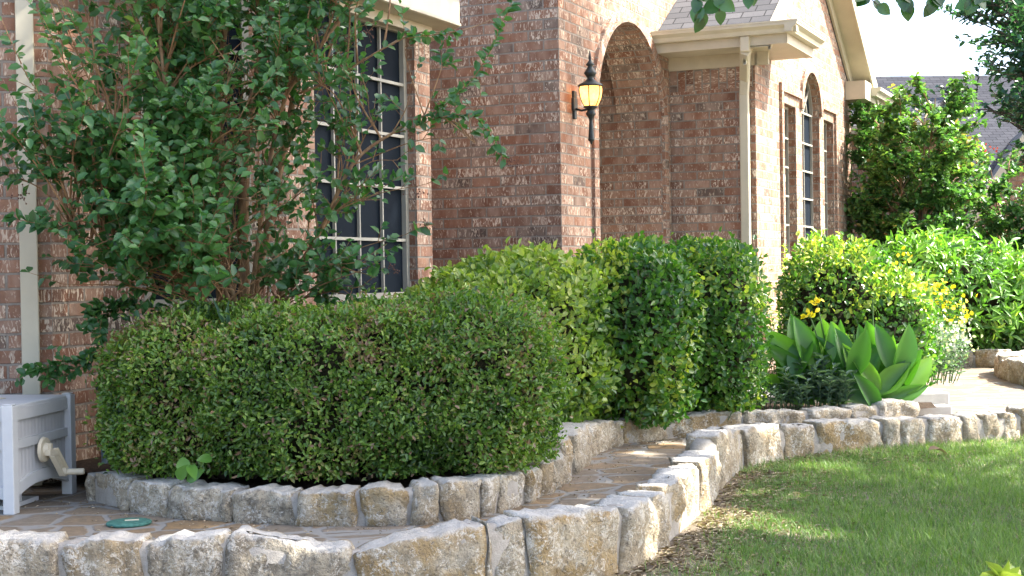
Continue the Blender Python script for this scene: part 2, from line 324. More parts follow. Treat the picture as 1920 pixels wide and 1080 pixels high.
# ------------------------------------------------------------ house plan (each wall runs left to right, inn = into the house)
A = R(24.4)
FD = Vector((math.sin(A), math.cos(A), 0)); SD = Vector((math.cos(A), -math.sin(A), 0)); DD = Vector((math.sin(A + R(45)), math.cos(A + R(45)), 0))
class Wall:
    def __init__(s, P, d, L, u0=0.0): s.P = Vector((P[0], P[1], 0)); s.d = d; s.L = L; s.inn = Vector((-d.y, d.x, 0)); s.u0 = u0
    def pt(s, t, dep=0.0, z=0.0): return s.P + s.d * t + s.inn * dep + Vector((0, 0, z))
    def end(s): return s.P + s.d * s.L
    def t_at(s, x, dep=0.0):         # distance along the wall seen at photo column x near eye level
        k = ray(x, 505); q = s.P + s.inn * dep
        det = k.x * -s.d.y + s.d.x * k.y
        return (k.x * -q.y + q.x * k.y) / det * -1 if False else ((q.x * k.y - q.y * k.x) / (s.d.y * k.x - s.d.x * k.y))
    def faces(s, mb, z0, z1, ops=()):
        """z1 number or function of t; ops: (t0, t1, zlow, zhigh number/function)"""
        f1 = z1 if callable(z1) else (lambda t: z1)
        br = {0.0, s.L}
        for o in ops:
            br |= {o[0], o[1]}
            if callable(o[3]): br |= {o[0] + (o[1] - o[0]) * (.5 - .5 * math.cos(math.pi * i / 28)) for i in range(29)}
        if callable(z1): br |= {s.L / 2}
        br = sorted(br)
        def q(ta, tb, za, zb, zc, zd):
            mb.poly([s.pt(ta, 0, za), s.pt(tb, 0, zb), s.pt(tb, 0, zc), s.pt(ta, 0, zd)], [(s.u0 + ta, za), (s.u0 + tb, zb), (s.u0 + tb, zc), (s.u0 + ta, zd)])
        for ta, tb in zip(br, br[1:]):
            if tb - ta < 1e-5: continue
            o = next((o for o in ops if o[0] - 1e-6 <= ta and tb <= o[1] + 1e-6), None)
            if o is None: q(ta, tb, z0, z0, f1(tb), f1(ta))
            else:
                h = o[3] if callable(o[3]) else (lambda t: o[3])
                if o[2] > z0: q(ta, tb, z0, z0, o[2], o[2])
                q(ta, tb, h(ta), h(tb), f1(tb), f1(ta))
    def reveal(s, mb, t0, t1, zl, zh, dep, sill=True, d0=0.0):
        h = zh if callable(zh) else (lambda t: zh)
        def q(a, b, c, d, ua, ub): mb.poly([a, b, c, d], [ua, (ub[0], ua[1]), ub, (ua[0], ub[1])])
        for t, sg in ((t1, 1), (t0, -1)):
            a, b = s.pt(t, d0, zl), s.pt(t, dep, zl); c, e = s.pt(t, dep, h(t)), s.pt(t, d0, h(t))
            if sg < 0: mb.poly([a, b, c, e], [(.01, zl), (dep - d0 + .01, zl), (dep - d0 + .01, h(t)), (.01, h(t))])
            else: mb.poly([b, a, e, c], [(.264 - dep + d0, zl), (.264, zl), (.264, h(t)), (.264 - dep + d0, h(t))])
        n = 32 if callable(zh) else 1; arc = h(t1)
        ts = [t1 + (t0 - t1) * (.5 - .5 * math.cos(math.pi * i / n)) for i in range(n + 1)] if n > 1 else [t1, t0]
        for i in range(n):
            a, b = s.pt(ts[i], d0, h(ts[i])), s.pt(ts[i + 1], d0, h(ts[i + 1])); ln = (b - a).length
            mb.poly([a, b, s.pt(ts[i + 1], dep, h(ts[i + 1])), s.pt(ts[i], dep, h(ts[i]))], [(.264, arc), (.264, arc + ln), (.264 - dep + d0, arc + ln), (.264 - dep + d0, arc)])
            arc += ln
        if sill: mb.poly([s.pt(t0, d0, zl), s.pt(t1, d0, zl), s.pt(t1, dep, zl), s.pt(t0, dep, zl)], [(0, t0 * 1.0), (0, t1), (dep, t1), (dep, t0)])

P97 = Vector((-2.44, 7.60, 0))
w_left = Wall(P97 - DD * 3.4, DD, 3.4)
w_jog = Wall(P97, FD, .41)
w_bayA = Wall(w_jog.end(), DD, 1.0); w_bayA.L = 1.0
# the bay corner: its front wall passes through (-0.55, 10.0)
q = Vector((-.55, 10.0, 0)); den = FD.x * DD.y - FD.y * DD.x
k = ((q.x - w_bayA.P.x) * FD.y - (q.y - w_bayA.P.y) * FD.x) / (DD.x * FD.y - DD.y * FD.x)
w_bayA.L = k
w_bayF = Wall(w_bayA.end(), FD, (q - w_bayA.end()).length)
DB = Vector((math.sin(A - R(45)), math.cos(A - R(45)), 0))
w_bayB = Wall(w_bayF.end(), DB, 1.6)
P1055 = Vector((.388, 11.0, 0))
w_side = Wall(P1055 - SD * 3.0, SD, 3.0, u0=-3.0 + 0.0)
w_arch = Wall(P1055, FD, 2.71)
w_s2 = Wall(w_arch.end(), SD, .817)
w_gab = Wall(w_s2.end(), FD, 4.45)
print('wall ends', [tuple(round(v) for v in px(w.end() + Vector((0, 0, 1.1)))) for w in (w_left, w_jog, w_bayA, w_bayF, w_side, w_arch, w_s2, w_gab)])
house = empty('brick_house', (1.0, 12.0, 0), 'large red brick house with whitewashed mottled bricks, stepped walls and cream trim behind the hedges', 'house')

# --- windows and openings
bFw = (w_bayF.t_at(587, .11) - .13, w_bayF.t_at(757, .11)); print('bay window', bFw, w_bayF.L)
bAw = (w_bayA.t_at(270), w_bayA.t_at(474)); print('bay A', bAw, w_bayA.L)
SILL, HEAD = .915, 2.755
at0, at1 = w_arch.t_at(1121), w_arch.t_at(1245); ar = (at1 - at0) / 2; atc = (at0 + at1) / 2; ASP = 3.22 - ar
archz = lambda t: ASP + math.sqrt(max(0, ar * ar - (t - atc) ** 2))
print('arch', at0, at1, ar, ASP)
gL = (w_gab.t_at(1470), w_gab.t_at(1496)); gC = (w_gab.t_at(1507), w_gab.t_at(1540)); gR = (w_gab.t_at(1548), w_gab.t_at(1566)); print('gable win', gL, gC, gR)
gr = (gC[1] - gC[0]) / 2; gcc = (gC[0] + gC[1]) / 2; GSP = 3.13 - gr
gabarch = lambda t: GSP + math.sqrt(max(0, gr * gr - (t - gcc) ** 2))
GSILL = 1.19
PITCHR = .66
gabtop = lambda t: 3.12 + PITCHR * min(t, w_gab.L - t)

def wallpart(fn, name='wall', m='brick'):
    mb = MB(); fn(mb); return mb.build(name, M[m], house)
wallpart(lambda mb: (w_left.faces(mb, -.2, 2.95), w_jog.faces(mb, -.2, 2.95)))
wallpart(lambda mb: (w_bayA.faces(mb, -.2, HEAD + .02, [(bAw[0], bAw[1], SILL, HEAD)]), w_bayA.reveal(mb, bAw[0], bAw[1], SILL, HEAD, .03)))
wallpart(lambda mb: (w_bayF.faces(mb, -.2, HEAD + .02, [(bFw[0], bFw[1], SILL, HEAD)]), w_bayF.reveal(mb, bFw[0], bFw[1], SILL, HEAD, .11), w_bayB.faces(mb, -.2, HEAD + .02)))
wallpart(lambda mb: w_side.faces(mb, -.2, 5.6))
def f(mb):
    w_arch.faces(mb, -.2, 5.6, [(at0, at1, -.2, archz)]); w_arch.reveal(mb, at0, at1, -.2, archz, .434, sill=False)
    w2 = Wall(w_arch.end(), FD, 3.2, u0=2.71); w2.faces(mb, 3.0, 5.6)
wallpart(f)
wallpart(lambda mb: w_s2.faces(mb, -.2, 3.08))
def f(mb):
    w_gab.faces(mb, -.2, gabtop, [(gL[0], gL[1], GSILL, 2.70), (gC[0], gC[1], GSILL, gabarch), (gR[0], gR[1], GSILL, 2.70)])
    w_gab.reveal(mb, gL[0], gL[1], GSILL, 2.70, .11); w_gab.reveal(mb, gC[0], gC[1], GSILL, gabarch, .11); w_gab.reveal(mb, gR[0], gR[1], GSILL, 2.70, .11)
    wb = Wall(w_gab.end(), -SD, 3.0); wb.faces(mb, -.2, 3.12)
wallpart(f)
# porch room behind the arch
def f(mb):
    a = w_arch.pt(at1, .434); w = Wall(a, -SD, 2.6, u0=.01)
    zc = 3.55
    mb.poly([w.pt(0, 0, -.2), w.pt(2.6, 0, -.2), w.pt(2.6, 0, zc), w.pt(0, 0, zc)][::-1], [(.17, -.2), (-2.43, -.2), (-2.43, zc), (.17, zc)][::-1])
    b = a - SD * 2.6; c = w_arch.pt(at0 - .2, .434) - SD * 2.6; e = w_arch.pt(at0 - .2, .434)
    mb.poly([b + Vector((0, 0, -.2)), c + Vector((0, 0, -.2)), c + Vector((0, 0, zc)), b + Vector((0, 0, zc))], [(0, -.2), (1.9, -.2), (1.9, zc), (0, zc)])
    mb.poly([c + Vector((0, 0, -.2)), e + Vector((0, 0, -.2)), e + Vector((0, 0, zc)), c + Vector((0, 0, zc))], [(0, -.2), (2.6, -.2), (2.6, zc), (0, zc)])
wallpart(f, 'porch_wall')
def f(mb):
    a = w_arch.pt(at0 - .2, .434, 3.55); b = w_arch.pt(at1, .434, 3.55)
    mb.poly([a, b, b - SD * 2.6, a - SD * 2.6]); a2, b2 = a - Vector((0, 0, .0)), b
wallpart(f, 'porch_ceiling', 'trim')
def f(mb):
    a = w_arch.pt(at0 - .2, 0, .10); b = w_arch.pt(at1, 0, .10)
    mb.poly([a + SD * 1.0, b + SD * 1.0, b - SD * 3.1, a - SD * 3.1])
wallpart(f, 'porch_floor', 'concrete')
# proud brick surround of the arch
def ring(mb, W, t0, t1, zl, spring, rad, cen, wd, pr):
    """band of width wd standing pr proud round an arched opening"""
    path = [(t0, zl)] + [(t0, spring)] + [(cen - rad * math.cos(math.pi * i / 28), spring + rad * math.sin(math.pi * i / 28)) for i in range(1, 28)] + [(t1, spring)] + [(t1, zl)]
    nrm = [(-1, 0), (-1, 0)] + [(-math.cos(math.pi * i / 28), math.sin(math.pi * i / 28)) for i in range(1, 28)] + [(1, 0), (1, 0)]
    arc = zl
    for i in range(len(path) - 1):
        (a, b), (c, d) = path[i], path[i + 1]; ln = math.hypot(c - a, d - b)
        ao, co = (a + nrm[i][0] * wd, b + nrm[i][1] * wd), (c + nrm[i + 1][0] * wd, d + nrm[i + 1][1] * wd)
        I0, I1, O0, O1 = W.pt(a, -pr, b), W.pt(c, -pr, d), W.pt(ao[0], -pr, ao[1]), W.pt(co[0], -pr, co[1])
        mb.poly([O0, I0, I1, O1], [(.02, arc), (.02 + wd, arc), (.02 + wd, arc + ln), (.02, arc + ln)])
        mb.poly([W.pt(ao[0], .003, ao[1]), O0, O1, W.pt(co[0], .003, co[1])], [(.05, arc), (.05 + pr, arc), (.05 + pr, arc + ln), (.05, arc + ln)])
        mb.poly([I0, W.pt(a, .003, b), W.pt(c, .003, d), I1], [(.15, arc), (.15 + pr, arc), (.15 + pr, arc + ln), (.15, arc + ln)])
        arc += ln
mb = MB(); ring(mb, w_arch, at0, at1, -.2, ASP, ar, atc, .105, .028); mb.build('arch_surround', M['brick'], house)
# stepped brick hood over the three gable windows
mb = MB()
ring(mb, w_gab, gC[0], gC[1], 2.78, GSP, gr, gcc, .09, .03)
def strip(mb, W, t0, t1, z0, z1, pr, rot=False):
    P = lambda t, dd, z: W.pt(t, dd, z)
    uvf = (lambda t, z: (z, t)) if rot else (lambda t, z: (t, z))
    mb.poly([P(t0, -pr, z0), P(t1, -pr, z0), P(t1, -pr, z1), P(t0, -pr, z1)], [uvf(t0, z0), uvf(t1, z0), uvf(t1, z1), uvf(t0, z1)])
    mb.poly([P(t0, .003, z0), P(t0, -pr, z0), P(t0, -pr, z1), P(t0, .003, z1)], [(0.02, z0), (.05, z0), (.05, z1), (.02, z1)])
    mb.poly([P(t1, -pr, z0), P(t1, .003, z0), P(t1, .003, z1), P(t1, -pr, z1)], [(0.02, z0), (.05, z0), (.05, z1), (.02, z1)])
    mb.poly([P(t0, .003, z0), P(t1, .003, z0), P(t1, -pr, z0), P(t0, -pr, z0)], [(t0, .02), (t1, .02), (t1, .05), (t0, .05)])
    mb.poly([P(t0, -pr, z1), P(t1, -pr, z1), P(t1, .003, z1), P(t0, .003, z1)], [(t0, .02), (t1, .02), (t1, .05), (t0, .05)])
strip(mb, w_gab, gL[0] - .10, gL[0] - .02, GSILL - .1, 2.80, .03)
strip(mb, w_gab, gR[1] + .03, gR[1] + .11, GSILL - .1, 2.80, .03)
strip(mb, w_gab, gL[0] - .10, gC[0] - .092, 2.802, 2.88, .03, True)
strip(mb, w_gab, gC[1] + .092, gR[1] + .11, 2.802, 2.88, .03, True)
mb.build('window_hood', M['brick'], house)
# soldier courses under the eaves
mb = MB()
strip(mb, w_s2, .0, .817, 2.735, 2.93, .004, True); mb.build('soldier_course', M['brick'], house); mb = MB(); strip(mb, w_bayF, bFw[1] + .01, w_bayF.L, 2.57, 2.77, .004, True)
mb.build('soldier_course', M['brick'], house)

def window(W, t0, t1, z0, z1, dep, cols, rows, arch=None, fw=.04, mw=.013, zs=None, ft=.045):
    P = lambda t, dd, z: W.pt(t, dd, z)
    top = arch if arch else (lambda t: z1)
    f = MB()
    spring = z1 if not arch else arch(t0)
    def bar(ta, za, tb, zb, w, th, d): f.beam(P(ta, d, za), P(tb, d, zb), w if abs(tb - ta) > 1e-4 else th, w, W.inn) if False else f.beam(P(ta, d, za), P(tb, d, zb), w, th, W.inn)
    # beam(p, q, width-in-plane, thickness along inn)
    h = fw / 2
    bar(t0 + h, z0, t0 + h, spring, fw, ft, dep); bar(t1 - h, z0, t1 - h, spring, fw, ft, dep)
    bar(t0 + fw, z0 + h, t1 - fw, z0 + h, fw, .043, dep)
    if not arch: bar(t0 + fw, z1 - h, t1 - fw, z1 - h, fw, .043, dep)
    else:
        r = (t1 - t0) / 2 - h; c = (t0 + t1) / 2; pr = None
        for i in range(15):
            a = math.pi * i / 14; cur = (c - r * math.cos(a), spring + r * math.sin(a))
            if pr: bar(pr[0], pr[1], cur[0], cur[1], fw, .043, dep)
            pr = cur
    fr = f.build('window', M['frame'], house)
    g = MB(); n = 20 if arch else 1; gi = dep + .012
    ts = [t0 + .01 + (t1 - t0 - .02) * i / n for i in range(n + 1)]
    for a, b in zip(ts, ts[1:]): g.poly([P(a, gi, z0 + .01), P(b, gi, z0 + .01), P(b, gi, top(b) - .005), P(a, gi, top(a) - .005)])
    g.build('glass', M['glass'], fr)
    f = MB()
    for i in range(1, cols):
        t = t0 + fw + (t1 - t0 - 2 * fw) * i / cols; bar(t, z0 + fw, t, spring - (fw if not arch else 0), mw, .02, dep - .004)
    zz = zs if zs else [z0 + fw + (spring - z0 - 2 * fw) * j / rows for j in range(1, rows)]
    for z in zz: bar(t0 + fw, z, t1 - fw, z, mw * 1.5, .022, dep - .008)
    if arch:
        c = (t0 + t1) / 2; r = (t1 - t0) / 2 - fw
        bar(t0 + fw, spring, t1 - fw, spring, mw * 1.6, .022, dep - .008)
        for a in (45, 90, 135): bar(c, spring + .01, c + r * math.cos(R(a)), spring + r * math.sin(R(a)), mw, .02, dep - .004)
        pr = None
        for i in range(11):
            a = math.pi * i / 10; cur = (c - r * .42 * math.cos(a), spring + r * .42 * math.sin(a))
            if pr: bar(pr[0], pr[1], cur[0], cur[1], mw, .018, dep - .006)
            pr = cur
    f.build('muntins', M['frame'], fr)
    return fr
window(w_bayF, bFw[0], bFw[1], SILL, HEAD, .085, 4, 5)
window(w_bayA, bAw[0], bAw[1], SILL, HEAD, .02, 2, 5)
window(w_gab, gL[0], gL[1], GSILL, 2.70, .09, 2, 5, fw=.026, ft=.024, mw=.012)
window(w_gab, gC[0], gC[1], GSILL, 0, .09, 2, 5, arch=gabarch, fw=.026, ft=.024, mw=.012)
window(w_gab, gR[0], gR[1], GSILL, 2.70, .09, 2, 5, fw=.026, ft=.024, mw=.012)

# --- bay eave: frieze, soffit, fascia, roof
def offs(pts, d):   # offset polyline outward (to the right of travel)
    out = []
    for i, p in enumerate(pts):
        d0 = (pts[i] - pts[i - 1]).normalized() if i else (pts[1] - pts[0]).normalized()
        d1 = (pts[i + 1] - pts[i]).normalized() if i < len(pts) - 1 else d0
        n0 = Vector((d0.y, -d0.x, 0)); n1 = Vector((d1.y, -d1.x, 0)); n = (n0 + n1).normalized(); out.append(p + n * (d / max(.3, n.dot(n0))))
    return out
base = [w_left.P.copy(), P97.copy(), w_bayA.P.copy(), w_bayF.P.copy(), w_bayF.end(), w_bayB.end()]
def band(mb, pts, o0, o1, z0, z1):
    a = offs(pts, o0); b = offs(pts, o1); Z = lambda p, z: p + Vector((0, 0, z))
    for i in range(len(pts) - 1):
        mb.poly([Z(b[i], z0), Z(b[i + 1], z0), Z(b[i + 1], z1), Z(b[i], z1)])
        mb.poly([Z(a[i], z0), Z(a[i + 1], z0), Z(b[i + 1], z0), Z(b[i], z0)][::-1])
        mb.poly([Z(a[i], z1), Z(a[i + 1], z1), Z(b[i + 1], z1), Z(b[i], z1)])
        mb.poly([Z(a[i], z0), Z(a[i + 1], z0), Z(a[i + 1], z1), Z(a[i], z1)][::-1])
mb = MB(); band(mb, base, -.02, .022, 2.72, 2.79); band(mb, base, -.02, .21, 2.792, 2.81); mb.build('soffit', M['trim'], house)
mb = MB(); band(mb, base, .18, .20, 2.79, 3.02); mb.build('fascia', M['gutter'], house)
mb = MB(); bo = offs(base, .24); bi = offs(base, -1.1)
for i in range(len(base) - 1):
    L = (bo[i + 1] - bo[i]).length
    mb.poly([bo[i] + Vector((0, 0, 3.0)), bo[i + 1] + Vector((0, 0, 3.0)), bi[i + 1] + Vector((0, 0, 3.75)), bi[i] + Vector((0, 0, 3.75))], [(0, 0), (L, 0), (L, 1.5), (0, 1.5)])
mb.build('roof', M['shingle'], house)

# --- gable roof over the right wing
def gp(t, o, z): return w_gab.pt(t, -o, z)          # o outward from the gable wall
LG = w_gab.L; OV = .42; RO = .25
mb = MB()
eave = 3.19; TH = .05
def rz(t): return 3.20 + PITCHR * (min(t, LG - t) + OV)   # roof top over the gable
for (ta, tb) in ((-OV, LG / 2), (LG + OV, LG / 2)):
    for up in (0, 1):
        z = TH * (up - 1)
        pts = [gp(ta, RO, rz(ta) + z), gp(ta, -2.9 if ta > 0 else -.815, rz(ta) + z), gp(tb, -2.9 if ta > 0 else -.815, rz(tb) + z), gp(tb, RO, rz(tb) + z)]
        uv = [(0, 0), (1.2, 0), (1.2, 3.2), (0, 3.2)] if ta < 0 else [(0, 0), (3.28, 0), (3.28, 3.2), (0, 3.2)]
        mb.poly(pts, uv)
mb.build('roof', M['shingle'], house)
mb = MB()     # rake fascia boards and the soffit under the overhang
for (ta, tb) in ((-OV, LG / 2), (LG + OV, LG / 2)):
    def q(o0, o1, za, zb, m=mb):
        a0, a1 = rz(ta), rz(tb)
        m.poly([gp(ta, o0, a0 + za), gp(tb, o0, a1 + za), gp(tb, o0, a1 + zb), gp(ta, o0, a0 + zb)])
        m.poly([gp(ta, o1, a0 + za), gp(tb, o1, a1 + za), gp(tb, o1, a1 + zb), gp(ta, o1, a0 + zb)])
        m.poly([gp(ta, o0, a0 + za), gp(tb, o0, a1 + za), gp(tb, o1, a1 + za), gp(ta, o1, a0 + za)])
        m.poly([gp(ta, o0, a0 + zb), gp(tb, o0, a1 + zb), gp(tb, o1, a1 + zb), gp(ta, o1, a0 + zb)])
    q(RO - .02, RO + .004, -.20, .012)
    mb.poly([gp(ta, 0, rz(ta) - .17), gp(tb, 0, rz(tb) - .17), gp(tb, RO, rz(tb) - .17), gp(ta, RO, rz(ta) - .17)])
    q(.002, .03, -.32, -.172)
mb.build('fascia', M['gutter'], house)
mb = MB()
def abox(t0, t1, o0, o1, z0, z1, m=None):
    m = m or mb
    m.box(gp((t0 + t1) / 2, (o0 + o1) / 2, (z0 + z1) / 2), (t1 - t0, abs(o1 - o0), z1 - z0), FD)
ARW = -.817 + .003
abox(-.40, .0, ARW, .38, 3.05, 3.068); abox(0, .62, .003, .38, 3.0515, 3.066)                       # soffits
abox(-.42, -.40, ARW, .40, 3.045, 3.15); abox(-.42, .62, .382, .402, 3.047, 3.149)         # fascia boards
abox(-.03, -.004, ARW, .03, 2.93, 3.05); abox(-.03, .02, .004, .13, 2.93, 3.0495)          # frieze and end block
abox(.60, .62, .003, .382, 3.068, 3.16)                                        # closed end of the return
abox(LG - .35, LG + 1.3, .003, .235, 3.035, 3.25)                                   # boxed eave end far side
mb.build('soffit', M['trim'], house)
# gutters (K-profile swept)
def gutter(mb, p0, p1, outd, z, w=.115, h=.10):
    p0 = Vector(p0); p1 = Vector(p1); prof = [(0, h), (0, 0), (w * .55, 0), (w * .62, h * .35), (w * .95, h * .62), (w * .95, h * .82), (w, h * .86), (w, h), (w - .012, h), (w - .012, h * .8), (.01, h * .5)]
    a = [p0 + outd * u + Vector((0, 0, z + v)) for u, v in prof]; b = [p1 + outd * u + Vector((0, 0, z + v)) for u, v in prof]
    for i in range(len(prof) - 1): mb.poly([a[i], a[i + 1], b[i + 1], b[i]])
    mb.poly(a[:8][::-1]); mb.poly(b[:8])
mb = MB()
gutter(mb, gp(-.42, ARW, 0), gp(-.42, .50, 0), -FD, 3.13); gutter(mb, gp(-.53, .404, 0), gp(.62, .404, 0), SD, 3.131)
mb.build('gutter', M['gutter'], house); mb = MB(); gutter(mb, gp(LG + .0, .237, 0), gp(LG + 1.3, .237, 0), SD, 3.10)
mb.build('gutter', M['gutter'], house)
# downspout with elbows on the short side wall
mb = MB(); td = w_s2.t_at(1400, -.05)
g0 = w_s2.pt(td + .12, -.44, 3.13); 
for a, b in ((g0, w_s2.pt(td + .12, -.44, 2.99)), (w_s2.pt(td + .12, -.44, 2.995), w_s2.pt(td + .02, -.10, 2.80)), (w_s2.pt(td + .02, -.09, 2.82), w_s2.pt(td, -.055, 2.66)), (w_s2.pt(td, -.052, 2.68), w_s2.pt(td, -.052, .15))):
    mb.beam(a, b, .085, .062, w_s2.inn)
mb.build('downspout', M['gutter'], house, bevel=.012)
# left downspout: ribbed side, flat face
mb = MB(); tl = w_left.t_at(54, -.06)
mb.beam(w_left.pt(tl, -.035, .0), w_left.pt(tl, -.035, 2.74), .085, .065, w_left.inn)
for i in range(3): mb.beam(w_left.pt(tl + .044, -.018 - .018 * i, .0), w_left.pt(tl + .044, -.018 - .018 * i, 2.7), .006, .008, w_left.inn)
for z in (.62, 1.35): mb.beam(w_left.pt(tl - .06, -.003, z), w_left.pt(tl + .065, -.003, z), .02, .004, w_left.inn)
mb.build('downspout', M['gutter'], house, bevel=.006)
# wing beyond the gable: shingled eave
mb = MB(); wq = gp(LG + 1.3, -.3, 0)
w_far = Wall(gp(LG + 1.6, -.05, 0), SD, 1.2); w_far.L = .3
mb = MB()
p = gp(LG + 2.2, -1.5, 0); w_far = Wall(p, SD, 1.72); w_far.faces(mb, -.2, 2.9); Wall(w_far.end(), FD, 6.0).faces(mb, -.2, 2.9)
mb.build('wall', M['brick'], house)
mb = MB(); a = w_far.pt(-.5, -.35, 2.92); b = w_far.pt(2.0, -.35, 2.92); c = w_far.pt(2.0, 2.4, 3.55); d = w_far.pt(-.5, 2.4, 3.55)
mb.poly([a, b, c, d], [(0, 0), (2.85, 0), (2.85, 3.6), (0, 3.6)]); e = w_far.pt(2.0, 6.4, 2.92); mb.poly([b, e, c], [(0, 0), (6, 0), (3, 3)]); mb.build('roof', M['shingle'], house)
mb = MB(); gutter(mb, w_far.pt(-.5, -.35, 0), w_far.pt(2.05, -.35, 0), -FD, 2.83); mb.build('gutter', M['gutter'], house); mb = MB(); gutter(mb, w_far.pt(2.0, -.4, 0), w_far.pt(2.0, 6.4, 0), SD, 2.83); mb.build('gutter', M['gutter'], house)
mb = MB(); mb.box(w_far.pt(1.0, -.15, 2.88), (2.8, .36, .03), SD); mb.box(w_far.pt(1.86, 3, 2.879), (.26, 6.3, .03), SD); mb.build('soffit', M['trim'], house)

# ------------------------------------------------------------ wall lantern
LY = .145; lt = w_arch.t_at(1080)
lc = w_arch.pt(lt, -LY, 0); zl_ = atY(1110, 176, lc.y).z
lan = empty('wall_lantern', w_arch.pt(lt, 0, zl_ - .05), 'lit bronze carriage lantern with amber glass and long tail, on the brick beside the arch', 'lantern')
print('lantern px', px(lc + Vector((0, 0, zl_))))
C = lc + Vector((0, 0, zl_))
mb = MB(); mb.lathe(C, [(.004, .335), (.007, .30), (.012, .275), (.009, .262), (.018, .250), (.030, .235), (.034, .226), (.018, .214), (.026, .200), (.046, .170), (.050, .160), (.036, .140), (.024, .122), (.030, .112), (.060, .090), (.092, .074), (.098, .066), (.098, .058), (.08, .054), (.02, .054)], 18); mb.build('cap', M['bronze'], lan, True)
gprof = [(.088, .054), (.0905, .03), (.088, 0), (.080, -.035), (.066, -.070), (.050, -.098)]
mb = MB(); mb.lathe(C, gprof, 18); gl = mb.build('lamp_shade', M['lampglass'], lan, True)
mb = MB()
for k_ in range(6):
    th = 2 * math.pi * k_ / 6 + .3; mb.tube([C + Vector((r_ * 1.03 * math.cos(th), r_ * 1.03 * math.sin(th), z)) for r_, z in gprof], .0045, 5)
mb.build('cage', M['bronze'], lan)
mb = MB(); mb.lathe(C, [(.052, -.094), (.060, -.104), (.040, -.112), (.026, -.128), (.036, -.146), (.038, -.160), (.024, -.180), (.016, -.196), (.014, -.22), (.024, -.352), (.026, -.360), (.012, -.372), (.008, -.386), (.002, -.395)], 14); mb.build('finial', M['bronze'], lan, True)
mb = MB(); wp = w_arch.pt(lt, -.008, zl_ - .075)
for zz, rr in ((-.085, .030), (0, .048), (.075, .034)): mb.box(wp + Vector((0, 0, zz * .75)), (rr * 1.7, .018 + rr * .2, .10), FD)
mb.build('backplate', M['bronze'], lan, bevel=.006)
mb = MB(); mb.tube([wp + Vector((0, 0, -.03)), wp - w_arch.inn * .06 + Vector((0, 0, -.05)), C + Vector((0, 0, -.115))], .009, 7); mb.build('bracket', M['bronze'], lan, True)
pl = bpy.data.lights.new('lantern_bulb', 'POINT'); po = bpy.data.objects.new('lantern_bulb', pl); col.objects.link(po); po.parent = lan; po.matrix_parent_inverse = Matrix.Translation(-lan.location); po.location = C + Vector((0, 0, -.0)) + FD * -.0
pl.energy = .40; pl.color = (1, .60, .26); pl.shadow_soft_size = .03; 

# ------------------------------------------------------------ hose reel box
fl = atZ(25, 965, 0); fr_ = atZ(140, 924, 0); bd = (fr_ - fl); BW = bd.length; bd.normalize(); bl = Vector((-bd.y, bd.x, 0)); BL = .95; BH = .50
print('box', fl, fr_, BW)
box = empty('hose_reel_box', fl + bd * BW / 2 + bl * BL / 2, 'weathered white plastic hose reel box with a side crank beside the downspout', 'hose box')
B = lambda s_, l, z: fl + bd * s_ + bl * l + Vector((0, 0, z))   # s along the crank side, l towards the left
LGW = .055
for (s_, l, sg) in ((LGW / 2 - .01, LGW / 2 - .01, 1), (BW - LGW / 2 + .005, LGW / 2 - .01, 1), (LGW / 2 - .01, BL - LGW / 2, 1), (BW - LGW / 2, BL - LGW / 2, 1)):
    mb = MB(); mb.box(B(s_, l, BH / 2), (LGW, LGW, BH), bd); mb.box(B(s_, l, BH + .004), (LGW * .8, LGW * .8, .008), bd); mb.build('leg', M['plastic'], box, bevel=.005)
def side(s0, s1, l0, l1, name='side_panel'):
    # a recessed ribbed panel with top rail, middle rail and an arched bottom rail between two legs
    a = B(s0, l0, 0); b = B(s1, l1, 0); d = (b - a); L = d.length; d.normalize(); inn = Vector((-d.y, d.x, 0))
    if (box.location - a).dot(inn) < 0: inn = -inn
    Q = lambda t, dep, z: a + d * t + inn * dep + Vector((0, 0, z))
    mb = MB(); mb.box(Q(L / 2, .028, .30), (L, .01, .39), d); p = mb.build(name, M['panel'], box)
    mb = MB(); mb.box(Q(L / 2, .014, BH - .045), (L, .018, .055), d); mb.box(Q(L / 2, .015, .315), (L, .016, .042), d)
    n = 12
    for i in range(n):
        t0, t1 = L * i / n, L * (i + 1) / n; z = lambda t: .065 + .05 * (1 - (2 * t / L - 1) ** 2)
        P = [Q(t0, .006, z(t0)), Q(t1, .006, z(t1)), Q(t1, .006, z(t1) + .055), Q(t0, .006, z(t0) + .055)]; P2 = [v + inn * .02 for v in P]
        mb.poly(P); mb.poly(P2[::-1]); mb.poly([P[0], P2[0], P2[1], P[1]]); mb.poly([P[3], P[2], P2[2], P2[3]])
    mb.build('rail', M['plastic'], p)
side(LGW - .01, BW - LGW + .005, 0, 0); side(0, 0, LGW - .01, BL - LGW); side(LGW, BW - LGW, BL, BL); side(BW, BW, LGW, BL - LGW)
mb = MB(); mb.box(B(BW / 2, BL / 2, BH - .012), (BW - .02, BL - .02, .022), bd); lid = mb.build('lid', M['plastic'], box, bevel=.006)
mb = MB(); mb.lathe(B(BW * .62, BL * .28, BH), [(.03, -.001), (.032, .0025), (.001, .0025)], 16); mb.build('lid_plug', M['gutter'], lid)
mb = MB(); mb.box(B(BW * .36, .10, .085), (.045, .03, .17), bd); mb.box(B(BW * .4, .2, .012), (.3, .25, .02), bd); mb.build('reel_foot', M['plastic'], box)
